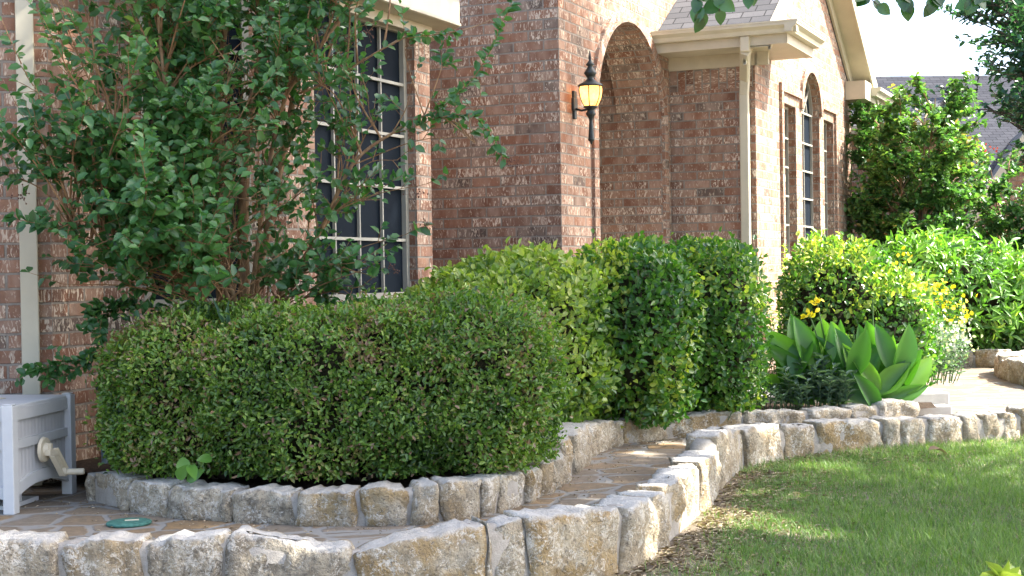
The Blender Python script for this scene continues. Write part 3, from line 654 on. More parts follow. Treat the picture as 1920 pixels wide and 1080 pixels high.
# crank: hub disc, folded arm, handle
hub = B(BW * .47, -.004, .262); oo = -bl
def disc(mb, c, ax, r, th, n=18, r2=None):
    ax = ax.normalized(); u = ax.orthogonal().normalized(); v = ax.cross(u); r2 = r2 or r
    A_ = [c + (u * math.cos(2 * math.pi * k / n) + v * math.sin(2 * math.pi * k / n)) * r for k in range(n)]; B_ = [c + ax * th + (u * math.cos(2 * math.pi * k / n) + v * math.sin(2 * math.pi * k / n)) * r2 for k in range(n)]
    mb.poly(A_[::-1]); mb.poly(B_)
    for k in range(n): mb.poly([A_[k], A_[(k + 1) % n], B_[(k + 1) % n], B_[k]])
crk = MB(); disc(crk, hub, oo, .062, .014, 22, .057); disc(crk, hub + oo * .014, oo, .034, .02, 14, .024); crk.beam(hub + oo * .03 + Vector((0, 0, .03)), hub + oo * .03 - Vector((0, 0, .02)), .02, .03, oo)
crk.beam(hub + oo * .035 - bd * .03 - Vector((0, 0, .012)), hub + oo * .045 + bd * .045 - Vector((0, 0, .018)), .03, .03, oo)
cr_ = crk.build('crank', M['crank'], box, bevel=.003)
kn = hub + oo * .055 + bd * .085 - Vector((0, 0, .12))
mb = MB(); st_ = hub + oo * .045 + bd * .0 - Vector((0, 0, .012)); mb.beam(st_, kn, .058, .012, oo)
dd_ = (kn - st_).normalized(); pp = dd_.cross(oo)
mb.beam(st_ + pp * .027 + oo * .01, kn + pp * .027 + oo * .01, .006, .026, oo); mb.beam(st_ - pp * .027 + oo * .01, kn - pp * .027 + oo * .01, .006, .026, oo)
mb.build('crank_arm', M['crank'], cr_, bevel=.002)
mb = MB(); kd = (oo * 1.0 + bd * .25).normalized(); mb.tube([kn, kn + kd * .02, kn + kd * .025, kn + kd * .10, kn + kd * .105], [.022, .022, .015, .0155, .011], 12); mb.build('handle', M['crank'], cr_)

# ------------------------------------------------------------ pipes and valve cover
mb = MB(); a = atY(186, 722, 7.75); b = atY(197, 872, 7.62); b.z = .08; a2 = a + (b - a) * .12
mb.tube([a2, b], .017, 8); pipe = mb.build('standpipe', simple('blue_grey_pvc', (.12, .17, .19), .5), None); tag(pipe, 'thin blue grey standpipe with a black cap rising between the box and the hedge', 'pipe')
mb = MB(); mb.tube([a, a2], .021, 8); mb.build('pipe_cap', simple('black_plastic', (.015, .015, .016), .5), pipe)
vc = atZ(242, 981, 0.006); mb = MB(); mb.lathe(vc, [(.097, -.003), (.097, .007), (.090, .010), (.03, .011), (.001, .011)], 28)
o = mb.build('valve_cover', simple('faded_green_plastic', (.06, .165, .13), .7, .2, .3, 45), None, True); tag(o, 'round faded green plastic valve cover set in the flagstone path', 'valve cover')
mb = MB(); mb.box(vc + Vector((.01, .01, .012)), (.06, .012, .005), (1, .3, 0)); mb.build('lift_tab', M['crank'], o)

# ------------------------------------------------------------ ground, path, beds, stone borders
def cr(pts, n=14):
    pts = [Vector(p) for p in pts]; P = [pts[0] * 2 - pts[1]] + pts + [pts[-1] * 2 - pts[-2]]; out = []
    for i in range(1, len(P) - 2):
        for k in range(n):
            t = k / n; a, b, c, d = P[i - 1], P[i], P[i + 1], P[i + 2]
            out.append(.5 * ((2 * b) + (c - a) * t + (2 * a - 5 * b + 4 * c - d) * t * t + (3 * b - a - 3 * c + d) * t ** 3))
    out.append(P[-2]); return out
OUT = cr([(-3.6, 5.30), (-2.6, 5.24), (-1.84, 5.20), (-.9, 5.14), (-.45, 5.13), (-.1, 5.22), (.16, 5.42), (.42, 5.74), (.64, 6.28), (.88, 7.05), (1.10, 7.85), (1.28, 8.28), (1.62, 8.58), (2.2, 8.86), (3.2, 9.22), (4.6, 9.7), (7.5, 10.6)])
INN = cr([(-2.18, 7.20), (-1.98, 6.90), (-1.62, 6.50), (-1.2, 6.28), (-.82, 6.15), (-.47, 6.13), (-.2, 6.28), (.02, 6.7), (.18, 7.2), (.27, 7.7), (.36, 8.25), (.50, 8.70), (.72, 9.02), (1.08, 9.24), (1.5, 9.36), (2.0, 9.5), (2.5, 9.68), (2.92, 9.9)])
class Curve:
    def __init__(s, pts):
        s.p = [Vector((p[0], p[1], 0)) for p in pts]; s.s = [0]
        for a, b in zip(s.p, s.p[1:]): s.s.append(s.s[-1] + (b - a).length)
        s.L = s.s[-1]
    def at(s, u):
        u = max(0, min(s.L - 1e-6, u)); i = int(np.searchsorted(s.s, u, side='right') - 1); i = min(i, len(s.p) - 2)
        f_ = (u - s.s[i]) / (s.s[i + 1] - s.s[i]); p = s.p[i].lerp(s.p[i + 1], f_)
        a = s.p[max(i - 1, 0)]; b = s.p[min(i + 2, len(s.p) - 1)]; t = (b - a).normalized()
        return p, t, Vector((t.y, -t.x, 0))          # point, tangent, outward (camera / lawn side)
    def find(s, x, z=.13):
        best, bu = 1e9, 0
        for k in range(0, 1200):
            u = s.L * k / 1199; p, t, n = s.at(u); e = abs(px(p + n * .09 + Vector((0, 0, z)))[0] - x)
            if e < best: best, bu = e, u
        return bu
INN = [Vector((p[0] + .0, p[1] + .075 * max(0, min(1, (8.2 - p[1]) / .6)), 0)) for p in INN]
cO, cI = Curve(OUT), Curve(INN)
def stone(curve, s0, s1, z0, za, zb, th, seed, parent, c):
    L = s1 - s0; H = max(za, zb) - z0; ns = max(8, int(L / .018)); prof = []
    nf, nt = 9, 6
    for i in range(nf): prof.append((th / 2, i / (nf - 1), 0))
    for i in range(1, nt): prof.append((th / 2 - th * i / nt, 1, 1))
    for i in range(6): prof.append((-th / 2, 1 - i / 5, 2))
    v = []; f = []; NP = len(prof); off = Vector((seed * 3.7, seed * 1.3, seed * 7.1))
    e0, e1 = random.uniform(-.45, .45), random.uniform(-.45, .45)
    for i in range(ns + 1):
        a = i / ns
        for (d, h, k_) in prof:
            lean = (e0 * (1 - a) + e1 * a) * (h - .5) * min(H, .2) * .55
            edge = min(a, 1 - a) * L; rnd = math.exp(-edge / .005)
            u = s0 + a * L + lean
            u += .018 * noise.noise(Vector((h * 4, seed, 0))) if (i in (0, ns)) else 0
            p, t, n = curve.at(u)
            zt = za + (zb - za) * a + .022 * noise.noise(Vector((u * 7, seed, 3))) + .016 * noise.noise(Vector((u * 22, seed, 3))) - .012 * rnd
            z = z0 + (zt - z0) * h
            q = p + Vector((0, 0, z)); hd = (h - .5) * 2
            rr = .012 * abs(hd) ** 7 if k_ == 0 else 0
            dd = d * (1 - .16 * rnd) - (rr if d > 0 else -rr)
            w = q + n * dd
            bu = .026 * noise.noise(w * 7 + off) + .018 * noise.noise(w * 17 + off) + .010 * noise.noise(w * 38 + off)
            cell = noise.cell(Vector((u * 9 + .3 * h, z * 8, seed))) * .008
            w += n * ((bu + cell) * (1 if d > 0 else -1)) * (1 - .3 * rnd)
            if k_ == 1: w.z += .008 * noise.noise(w * 22 + off)
            v.append(w)
    for i in range(ns):
        for j in range(NP - 1): f.append((i * NP + j, (i + 1) * NP + j, (i + 1) * NP + j + 1, i * NP + j + 1))
    f.append(tuple(range(NP))); f.append(tuple(ns * NP + j for j in range(NP))[::-1])
    me = bpy.data.meshes.new('stone'); me.from_pydata([tuple(x) for x in v], [], f)
    me.polygons.foreach_set('use_smooth', [True] * (len(f) - 2) + [False] * 2); me.update()
    o = link('stone', me, M['stone'], parent); o.color = (*c, 1); return o
def mortar(curve, s0, s1, z0, ztop, th, parent):
    v = []; f = []; n = int((s1 - s0) / .03); prof = [(th / 2, z0), (th / 2, .5), (th / 2, .97), (th / 2 - .03, 1), (-th / 2 + .03, 1), (-th / 2, .95), (-th / 2, 0)]
    prof = [(th / 2, 0), (th / 2, .5), (th / 2, .9), (th / 2 - .03, 1), (-th / 2 + .03, 1), (-th / 2, .9), (-th / 2, 0)]; N = len(prof)
    for i in range(n + 1):
        u = s0 + (s1 - s0) * i / n; p, t, nn = curve.at(u)
        for d, h in prof:
            w = p + nn * d + Vector((0, 0, z0 + (ztop(u) - z0) * h)); w += nn * (.012 * noise.noise(w * 11)) + Vector((0, 0, .012 * noise.noise(w * 13 + Vector((5, 0, 0))) * h)); v.append(tuple(w))
    for i in range(n):
        for j in range(N - 1): f.append((i * N + j, (i + 1) * N + j, (i + 1) * N + j + 1, i * N + j + 1))
    f.append(tuple(range(N))); f.append(tuple(n * N + j for j in range(N))[::-1])
    me = bpy.data.meshes.new('mortar'); me.from_pydata(v, [], f); me.polygons.foreach_set('use_smooth', [True] * len(f)); me.update(); return link('mortar', me, M['mortar'], parent)
def topz(curve, u, y):
    p, t, n = curve.at(u); p = p + n * .09; x0, y0 = px(p + Vector((0, 0, .15))); x1, y1 = px(p + Vector((0, 0, .25)))
    return .15 + (y - y0) / (y1 - y0) * .10
ochre = lambda a, g: (a, g, random.random())
def border(name, label, curve, stones, z0, th, dflt):
    P0 = curve.at(curve.find(stones[len(stones) // 2][0]))[0]
    root = empty(name, (P0.x, P0.y, 0), label, 'stone border'); prev = None; tops = []
    for i, s in enumerate(stones):
        u0, u1 = curve.find(s[0]), curve.find(s[1])
        if len(s) > 3 and s[2]: za, zb = topz(curve, u0, s[2]), topz(curve, u1, s[3])
        else: za = dflt + random.uniform(-.012, .014); zb = dflt + random.uniform(-.012, .014)
        za = min(max(za, .08), .22); zb = min(max(zb, .08), .22)
        c = s[4] if len(s) > 4 else ochre(random.choice((.2, .6, .8)), random.uniform(.1, .5))
        stone(curve, u0, u1, z0 + random.uniform(0, .012), za, zb, th + random.uniform(-.02, .03), i * 1.7 + len(name), root, c); tops.append((u0, za)); tops.append((u1, zb))
    us = [t[0] for t in tops]; zs = [t[1] for t in tops]
    mortar(curve, curve.find(stones[0][0]), curve.find(stones[-1][1]), z0, lambda u: float(np.interp(u, us, zs)) - .012, th - .036, root)
    return root
G = (.1, .85); O_ = (.9, .15); Mx = (.6, .5); Pl = (.25, .2)
mk = lambda t: (t[0], t[1], random.random())
border('stone_border', 'low border of rough pale limestone blocks between the lawn and the flagstone path', cO,
  [(-150, -75, 1005, 1008, mk(Mx)), (-68, 110, 1008, 1020, mk(G)), (119, 266, 1014, 1014, mk(Mx)), (273, 410, 1022, 1002, mk(G)), (419, 656, 1006, 1036, mk(G)),
   (668, 905, 1032, 984, mk(O_)), (913, 929, 986, 984, mk(Pl)), (935, 990, 983, 980, mk(Pl)), (997, 1164, 970, 950, mk(O_)), (1172, 1226, 0, 0, mk(Pl)), (1230, 1256, 0, 0, mk(Pl)),
   (1259, 1290, 0, 0, mk(O_)), (1293, 1318, 0, 0, mk(Pl)), (1321, 1349, 0, 0, mk(Mx)), (1352, 1398, 806, 802, mk(Pl)), (1402, 1471, 802, 799, mk(Mx)), (1475, 1532, 799, 797, mk(Mx)),
   (1537, 1655, 793, 787, mk(O_)), (1660, 1690, 787, 785, mk(Pl)), (1695, 1733, 787, 785, mk(Pl)), (1742, 1806, 784, 781, mk(Mx)), (1812, 1842, 779, 778, mk(Pl)), (1848, 1879, 777, 776, mk(Pl)), (1885, 1914, 775, 774, mk(Pl)), (1919, 1960, 0, 0, mk(Mx)), (1966, 2020, 0, 0, mk(Pl)), (2026, 2100, 0, 0, mk(Mx))],
  -.16, .165, .155)
border('stone_border', 'low border of rough limestone blocks curving round the foot of the clipped hedges', cI,
  [(150, 168, 890, 890, mk(G)), (171, 232, 890, 898, mk(Pl)), (235, 309, 900, 912, mk(Pl)), (314, 428, 914, 918, mk(G)), (432, 545, 921, 922, mk(G)), (553, 666, 925, 922, mk(O_)), (678, 764, 912, 918, mk(O_)),
   (773, 822, 914, 906, mk(Pl)), (831, 905, 902, 898, mk(Mx)), (909, 940, 897, 890, mk(Pl)), (944, 990, 0, 0, mk(Pl)), (993, 1022, 0, 0, mk(O_)), (1024, 1046, 0, 0, mk(Mx)), (1048, 1062, 0, 0, mk(Pl)), (1064, 1079, 806, 802, mk(O_)), (1082, 1109, 799, 796, mk(Pl)),
   (1113, 1171, 796, 793, mk(Pl)), (1175, 1254, 785, 784, mk(O_)), (1258, 1392, 779, 774, mk(O_)), (1396, 1514, 772, 770, mk(Mx)), (1519, 1598, 768, 766, mk(Pl)), (1602, 1650, 764, 762, mk(Mx)), (1656, 1727, 757, 754, mk(Pl))],
  -.02, .16, .15)
# far borders by the walk
cB = Curve(cr([(4.2, 15.4, 0), (5.0, 15.0, 0), (5.6, 14.7, 0), (6.6, 14.6, 0)])); cC = Curve(cr([(5.3, 14.5), (4.95, 14.25), (4.72, 13.7), (4.62, 13.0), (4.6, 12.3), (4.75, 11.6), (5.1, 11.1)][::-1]))
def border2(label, curve, n, th, h):
    root = empty('stone_border', tuple(curve.at(curve.L / 2)[0]), label, 'stone border'); cuts = [curve.L * i / n for i in range(n + 1)]
    for i in range(n): stone(curve, cuts[i] + .01, cuts[i + 1] - .012, -.02, h + random.uniform(-.02, .02), h + random.uniform(-.02, .02), th, 60 + i, root, mk(random.choice((Mx, Pl, O_))))
    mortar(curve, 0, curve.L, -.02, lambda u: h - .03, th - .04, root)
border2('low shaded stone border under the leafy shrub at the far end of the walk', cB, 7, .16, .17)
border2('curved stone border on the right of the sunlit walk', Curve([Vector(p) for p in [tuple(x) for x in cC.p[::-1]]]), 9, .2, .20)

def sheet(name, pts, z, m, kind='structure', n=0):
    me = bpy.data.meshes.new(name); me.from_pydata([(p[0], p[1], z) for p in pts], [], [tuple(range(len(pts)))]); me.update()
    o = link(name, me, m); return tag(o, kind=kind)
# path: everything inside the outer border
outl = [(p[0], p[1]) for p in OUT]
bmp = bmesh.new()
pts = outl + [(9, 11.0), (9, 24), (-6, 24), (-6, 5.3)]
sheet('path', pts, 0.0, M['flag'])
sheet('ground', [(-400, -60), (400, -60), (400, 600), (-400, 600)], -.30, M['lawn_soil'])
bed = [(p[0], p[1]) for p in INN] + [(3.0, 10.3), (1.2, 10.45), (1.2, 13.6), (-5, 13.6), (-5, 7.4), (-2.3, 7.4)]
sheet('flower_bed', bed, .095, M['soil'])
sheet('flower_bed', [(1.3, 11.62), (3.35, 11.62), (4.15, 15.3), (5.0, 15.1), (6.6, 14.7), (9, 15), (9, 24), (1.3, 24)], .11, M['soil'])
sheet('flower_bed', [(p.x, p.y) for p in cC.p] + [(9, 14.6), (9, 11.1)], .12, M['soil'])
mb = MB(); mb.box((2.18, 11.0, .075), (1.95, 1.2, .15), (1, .03, 0)); mb.box((2.3, 10.32, .035), (1.68, .14, .07), (1, .03, 0))
o = mb.build('porch_walk', M['concrete'], None, bevel=.01); tag(o, kind='structure')
def lawn_z(x, y): return -.095 + .022 * noise.noise(Vector((x * .8, y * .8, 0))) + .055 * max(0, min(1, (y - 6.5) / 2.5)) + .004 * noise.noise(Vector((x * 9, y * 9, 2)))
NX, NY = 120, 120; v = []; f = []
for j in range(NY + 1):
    for i in range(NX + 1):
        x = -4 + 14 * i / NX; y = 2.0 + 10 * j / NY; v.append((x, y, lawn_z(x, y)))
for j in range(NY):
    for i in range(NX):
        a = j * (NX + 1) + i; f.append((a, a + 1, a + NX + 2, a + NX + 1))
me = bpy.data.meshes.new('lawn'); me.from_pydata(v, [], f); me.polygons.foreach_set('use_smooth', [True] * len(f)); me.update(); tag(link('lawn', me, M['lawn_soil']), kind='structure')

# ------------------------------------------------------------ leaf clouds (numpy)
def norm(a): return a / np.maximum(np.linalg.norm(a, axis=1, keepdims=True), 1e-9)
T6 = np.array([(0, 0, 0), (.32, .5, .16), (.72, .40, .12), (1, 0, -.06), (.72, -.40, .12), (.32, -.5, .16)]); F6 = [(0, 1, 2, 3), (3, 4, 5, 0)]
def leafT(n=5, curve=.25, fold=.18, wide=.5, pos=.45, wavy=0):
    """longer leaf: n cross rows of three verts"""
    vv = []; ff = []
    for i in range(n):
        t = i / (n - 1); w = (math.sin(math.pi * min(1, t ** (math.log(.5) / math.log(pos)))) ** .8) * wide if 0 < t < 1 else .012
        z = -curve * t * t
        vv += [(t, w, z + fold * w * 2 * (.5)), (t, 0, z), (t, -w, z + fold * w * 2 * .5)]
    for i in range(n - 1):
        a = i * 3; ff += [(a, a + 3, a + 4, a + 1), (a + 1, a + 4, a + 5, a + 2)]
    return np.array(vv), ff
def leaves(name, P, T, N, L, W, rnd, m, parent=None, tpl=(T6, F6), link_=True):
    P = np.asarray(P, float); n = len(P)
    T = norm(np.asarray(T, float)); N = np.asarray(N, float); N = norm(N - T * (N * T).sum(1, keepdims=True)); B_ = np.cross(N, T)
    L = np.broadcast_to(np.asarray(L, float), (n,))[:, None, None]; W = np.broadcast_to(np.asarray(W, float), (n,))[:, None, None]
    tv, tf = tpl; k_ = len(tv)
    V = P[:, None, :] + T[:, None, :] * tv[None, :, 0:1] * L + B_[:, None, :] * tv[None, :, 1:2] * W + N[:, None, :] * tv[None, :, 2:3] * L
    V = V.reshape(-1, 3)
    q = np.array(tf); FF = (q[None] + (np.arange(n) * k_)[:, None, None]).reshape(-1, q.shape[1])
    me = bpy.data.meshes.new(name); me.vertices.add(len(V)); me.vertices.foreach_set('co', V.astype(np.float32).ravel())
    me.loops.add(FF.size); me.loops.foreach_set('vertex_index', FF.astype(np.int32).ravel())
    me.polygons.add(len(FF)); me.polygons.foreach_set('loop_start', (np.arange(len(FF)) * q.shape[1]).astype(np.int32))
    me.polygons.foreach_set('loop_total', np.full(len(FF), q.shape[1], np.int32))
    if k_ > 6: me.polygons.foreach_set('use_smooth', np.ones(len(FF), bool))
    me.update(calc_edges=True)
    at = me.attributes.new('rnd', 'FLOAT', 'POINT'); at.data.foreach_set('value', np.repeat(np.clip(rnd, 0, 1), k_).astype(np.float32))
    return link(name, me, m, parent)
def fn(P, s, off=0):
    return np.array([noise.noise(Vector((p[0] * s + off, p[1] * s, p[2] * s))) for p in P])
def rdir(n): return norm(rng.normal(size=(n, 3)))
def sq_sample(blob, n, e=3.2):
    c, r = np.array(blob[0]), np.array(blob[1]); d = rdir(int(n * 3))
    # equalise area a little: sample directions scaled by radii
    d = norm(d * r[None]); k_ = (np.abs(d / r) ** e).sum(1) ** (-1 / e); p = d * k_[:, None]
    g = np.sign(p) * np.abs(p / r) ** (e - 1) / r; g = norm(g)
    w = k_ ** 2 / np.maximum((g * d).sum(1), .25); w /= w.max(); keep = rng.random(len(w)) < w * 1.6
    p, g = p[keep], g[keep]; return (c + p)[:n], g[:n]
def sq_val(P, blob, e=3.2):
    return ((np.abs((P - np.array(blob[0])) / np.array(blob[1]))) ** e).sum(1) ** (1 / e)
def shrub(name, label, cat, blobs, dens, L, W, m, e=3.2, lump=.04, lscale=4, shell=.10, bias=0.0, up=.25, lay=.55, group=None, tone=lambda P, n: 0, zmin=.1, tpl=(T6, F6), core=.86, stems=5, jit=.3, holes=.60):
    root = empty(name, (blobs[0][0][0], blobs[0][0][1], .1), label, cat, group)
    PP, GG = [], []
    for b in blobs:
        r = b[1]; area = 4 * (r[0] * r[1] + r[0] * r[2] + r[1] * r[2]); n = int(area * dens); P, G_ = sq_sample(b, n, e)
        ok = np.ones(len(P), bool)
        for b2 in blobs:
            if b2 is not b: ok &= sq_val(P, b2, e) > .93
        PP.append(P[ok]); GG.append(G_[ok])
    P, G_ = np.concatenate(PP), np.concatenate(GG)
    P = P + G_ * (fn(P, lscale)[:, None] * lump + fn(P, lscale * 3.1, 9)[:, None] * lump * .45) - G_ * (rng.random(len(P))[:, None] ** 1.6) * shell
    _h = fn(P, 4.2, 41) + .5 * fn(P, 11, 43) + .12 * (P[:, 2] < .35); _k = ~((_h > holes) & (rng.random(len(P)) < .72)); P, G_ = P[_k], G_[_k]; _o = (rng.random(len(P)) < .05) * rng.random(len(P)) * max(lump, .05) * 1.1; P = P + G_ * _o[:, None]
    ok = P[:, 2] > zmin; P, G_ = P[ok], G_[ok]; n = len(P)
    T = norm(G_ * (1 - lay) + rdir(n) * .75 + np.array((0, 0, up))); N = norm(G_ * .8 + rdir(n) * .55 + np.array((0, 0, .35)))
    sz = rng.uniform(1 - jit, 1 + jit, n)
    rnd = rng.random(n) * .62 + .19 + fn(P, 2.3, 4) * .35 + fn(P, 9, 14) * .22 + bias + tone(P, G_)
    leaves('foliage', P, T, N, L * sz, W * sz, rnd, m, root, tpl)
    # woody stems, and a solid dark core standing for the shade between them
    mb = MB()
    for b in blobs:
        for i in range(stems):
            a = random.uniform(0, 6.28); q = Vector(b[0]) + Vector((math.cos(a) * b[1][0] * .15, math.sin(a) * b[1][1] * .15, 0)); q.z = .05
            for j in range(5):
                a2 = a + random.uniform(-1, 1); s_ = random.uniform(.5, .85); top = Vector(b[0]) + Vector((math.cos(a2) * b[1][0] * s_, math.sin(a2) * b[1][1] * s_, random.uniform(-.5, .85) * b[1][2]))
                mid = q.lerp(top, .5) + Vector((random.uniform(-.06, .06), random.uniform(-.06, .06), .05)); mb.tube([q, mid, top], [.011, .008, .003], 5)
    mb.build('stems', M['bark_dark'], root)
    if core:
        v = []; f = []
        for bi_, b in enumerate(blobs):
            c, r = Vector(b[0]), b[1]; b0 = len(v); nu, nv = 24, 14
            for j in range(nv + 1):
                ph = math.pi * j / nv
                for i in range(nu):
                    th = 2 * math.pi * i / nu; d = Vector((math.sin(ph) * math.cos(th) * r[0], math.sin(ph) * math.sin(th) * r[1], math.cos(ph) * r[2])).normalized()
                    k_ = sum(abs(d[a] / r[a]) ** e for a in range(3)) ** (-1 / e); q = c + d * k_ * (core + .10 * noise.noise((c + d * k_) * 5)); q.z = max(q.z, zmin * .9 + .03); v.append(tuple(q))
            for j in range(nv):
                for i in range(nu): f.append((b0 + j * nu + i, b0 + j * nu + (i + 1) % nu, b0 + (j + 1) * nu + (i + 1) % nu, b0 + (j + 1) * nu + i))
        me = bpy.data.meshes.new('shade_core'); me.from_pydata(v, [], f); me.update(); link('shade_core', me, M['core'], root)
    return root

# ------------------------------------------------------------ clipped hedges and shrubs
hedge_blobs = [((-1.33, 7.05, .505), (.64, .59, .41)), ((-.80, 6.96, .51), (.74, .64, .415)), ((-.31, 7.07, .525), (.53, .70, .425))]
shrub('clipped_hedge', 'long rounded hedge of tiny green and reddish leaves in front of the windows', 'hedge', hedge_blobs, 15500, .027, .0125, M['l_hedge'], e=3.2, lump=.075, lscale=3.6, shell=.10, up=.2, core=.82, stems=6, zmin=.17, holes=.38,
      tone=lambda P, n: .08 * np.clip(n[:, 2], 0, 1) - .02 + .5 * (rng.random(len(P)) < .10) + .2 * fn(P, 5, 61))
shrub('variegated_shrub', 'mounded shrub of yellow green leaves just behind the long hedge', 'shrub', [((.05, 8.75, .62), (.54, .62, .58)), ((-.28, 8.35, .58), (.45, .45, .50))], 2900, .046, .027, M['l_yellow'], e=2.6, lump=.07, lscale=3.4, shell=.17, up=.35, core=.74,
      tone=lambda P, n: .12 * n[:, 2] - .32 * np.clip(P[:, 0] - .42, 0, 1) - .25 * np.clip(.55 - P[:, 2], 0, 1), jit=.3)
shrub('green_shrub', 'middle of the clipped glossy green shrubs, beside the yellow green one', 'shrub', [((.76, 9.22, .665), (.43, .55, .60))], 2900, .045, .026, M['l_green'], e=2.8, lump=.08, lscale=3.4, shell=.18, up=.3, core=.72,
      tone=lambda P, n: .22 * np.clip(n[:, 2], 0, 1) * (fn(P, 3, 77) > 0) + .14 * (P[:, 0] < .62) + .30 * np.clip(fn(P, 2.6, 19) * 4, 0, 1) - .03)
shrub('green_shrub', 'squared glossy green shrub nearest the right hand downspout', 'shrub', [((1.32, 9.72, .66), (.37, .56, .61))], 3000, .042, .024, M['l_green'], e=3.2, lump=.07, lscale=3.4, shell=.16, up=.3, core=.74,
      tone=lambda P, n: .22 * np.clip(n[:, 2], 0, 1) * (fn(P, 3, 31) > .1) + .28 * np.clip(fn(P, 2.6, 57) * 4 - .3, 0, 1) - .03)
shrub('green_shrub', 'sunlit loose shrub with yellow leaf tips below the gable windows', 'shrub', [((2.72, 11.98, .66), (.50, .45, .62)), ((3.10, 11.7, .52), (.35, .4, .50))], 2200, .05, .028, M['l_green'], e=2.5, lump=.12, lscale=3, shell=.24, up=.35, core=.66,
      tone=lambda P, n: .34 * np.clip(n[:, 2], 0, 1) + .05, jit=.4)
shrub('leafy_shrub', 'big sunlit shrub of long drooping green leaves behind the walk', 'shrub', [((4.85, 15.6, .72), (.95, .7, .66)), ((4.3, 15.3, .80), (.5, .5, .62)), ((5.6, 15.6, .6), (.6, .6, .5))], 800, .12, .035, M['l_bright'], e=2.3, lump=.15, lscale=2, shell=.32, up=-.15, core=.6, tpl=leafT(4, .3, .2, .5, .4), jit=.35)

def spray_tree(name, label, cat, base, height, spread, nbr, nleaf, L, W, m, m2, trunks=4, lean=(0, 0), group=None, flowers=0, zlow=.35, tw=9, tone=0, r0=.035):
    root = empty(name, base, label, cat, group); tr = MB(); P, T, N, Rn = [], [], [], []; tips = []
    for i in range(trunks):
        a = 6.28 * i / trunks + random.uniform(-.4, .4); q = Vector(base); pts = [q.copy()]; hgt = height * random.uniform(.75, .95)
        for j in range(1, 6):
            f_ = j / 5; pts.append(q + Vector((math.cos(a) * spread * .55 * f_ ** 1.3 + lean[0] * f_, math.sin(a) * spread * .55 * f_ ** 1.3 + lean[1] * f_, hgt * f_)) + Vector((random.uniform(-.03, .03), random.uniform(-.03, .03), 0)))
        tr.tube(pts, [r0 * (1 - .85 * k / 5) for k in range(6)], 7)
        for b in range(nbr // trunks):
            f_ = random.uniform(zlow, 1); k = min(4, int(f_ * 5)); s_ = pts[k].lerp(pts[k + 1], f_ * 5 - k if f_ < 1 else 1)
            aa = a + random.uniform(-1.6, 1.6); ln = spread * random.uniform(.35, .9) * (1.15 - .5 * f_); e_ = s_ + Vector((math.cos(aa) * ln, math.sin(aa) * ln, ln * random.uniform(.1, 1.1)))
            mid = s_.lerp(e_, .5) + Vector((0, 0, .12 * ln)); tr.tube([s_, mid, e_], [r0 * .3, r0 * .2, r0 * .06], 5); tips.append(e_)
            for w in range(tw):
                g = random.uniform(.25, 1); c0 = s_.lerp(mid, g * 2) if g < .5 else mid.lerp(e_, g * 2 - 1)
                d = Vector((math.cos(aa) + random.uniform(-1, 1), math.sin(aa) + random.uniform(-1, 1), random.uniform(-.2, 1.1))).normalized(); wl = ln * random.uniform(.2, .5)
                tr.tube([c0, c0 + d * wl], [r0 * .1, r0 * .04], 4, False)
                for x in range(nleaf):
                    p = c0 + d * wl * (x + .5) / nleaf; sd = Vector((random.gauss(0, 1), random.gauss(0, 1), random.gauss(0, .6))).normalized(); P.append(p); T.append(sd + d * .5); N.append((random.gauss(0, .45), random.gauss(0, .45), 1)); Rn.append(x / nleaf)
    tr.build('trunk', M[m2], root)
    P = np.array(P); n = len(P); s_ = rng.uniform(.7, 1.3, n)
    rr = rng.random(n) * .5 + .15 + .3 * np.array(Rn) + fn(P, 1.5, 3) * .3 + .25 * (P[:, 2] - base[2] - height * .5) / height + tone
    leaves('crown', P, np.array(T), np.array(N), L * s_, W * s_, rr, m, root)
    if flowers:
        Q = []
        for e_ in random.sample(tips, min(flowers, len(tips))):
            c = Vector(e_) + Vector((0, 0, .05))
            for x in range(40): Q.append(tuple(c + Vector((random.gauss(0, .06), random.gauss(0, .06), random.gauss(0, .06)))))
        Q = np.array(Q); leaves('blossom', Q, rdir(len(Q)), rdir(len(Q)), .035, .035, rng.random(len(Q)), M['l_red'], root)
    return root
spray_tree('crape_myrtle', 'sunlit bushy myrtle with orange new tips beyond the gable wall', 'tree', (4.72, 16.9, .1), 3.25, .74, 210, 12, .066, .040, M['l_far'], 'bark', trunks=6, zlow=.3, tw=11)
spray_tree('crape_myrtle', 'pink flowering myrtle at the right edge beside the neighbouring roofs', 'tree', (6.25, 17.6, .1), 2.25, .9, 110, 9, .075, .042, M['l_far'], 'bark', trunks=5, flowers=12, zlow=.15, tw=9, tone=-.1)
spray_tree('oak_tree', 'dark leaved tree at the top right in front of the slate roof', 'tree', (8.45, 20.5, 0), 6.0, 1.9, 150, 9, .11, .06, M['l_dark'], 'bark_dark', trunks=3, zlow=.35, tw=10, r0=.09)

# ------------------------------------------------------------ crape myrtle by the bay
rt = atY(448, 575, 7.55); rt.z = .1
myr = empty('crape_myrtle', rt, 'large multi trunk myrtle with tan bark spreading in front of the two big windows', 'tree')
tb = MB(); trunks = []
def trunk(pts, r0, r1):
    q = [atY(*p) for p in pts]; q = cr(q, 4); trunks.append(q); tb.tube(q, [r0 + (r1 - r0) * i / (len(q) - 1) for i in range(len(q))], 8)
trunk([(452, 830, 7.55), (458, 560, 7.55), (455, 440, 7.5), (462, 260, 7.45), (480, 160, 7.4), (510, 0, 7.35), (530, -160, 7.3)], .036, .018)
trunk([(440, 830, 7.5), (412, 540, 7.45), (414, 300, 7.5), (411, 160, 7.45), (428, 0, 7.4), (440, -180, 7.35)], .024, .012)
trunk([(470, 830, 7.6), (482, 540, 7.6), (505, 420, 7.6), (540, 240, 7.55), (570, 60, 7.5), (590, -140, 7.45)], .026, .012)
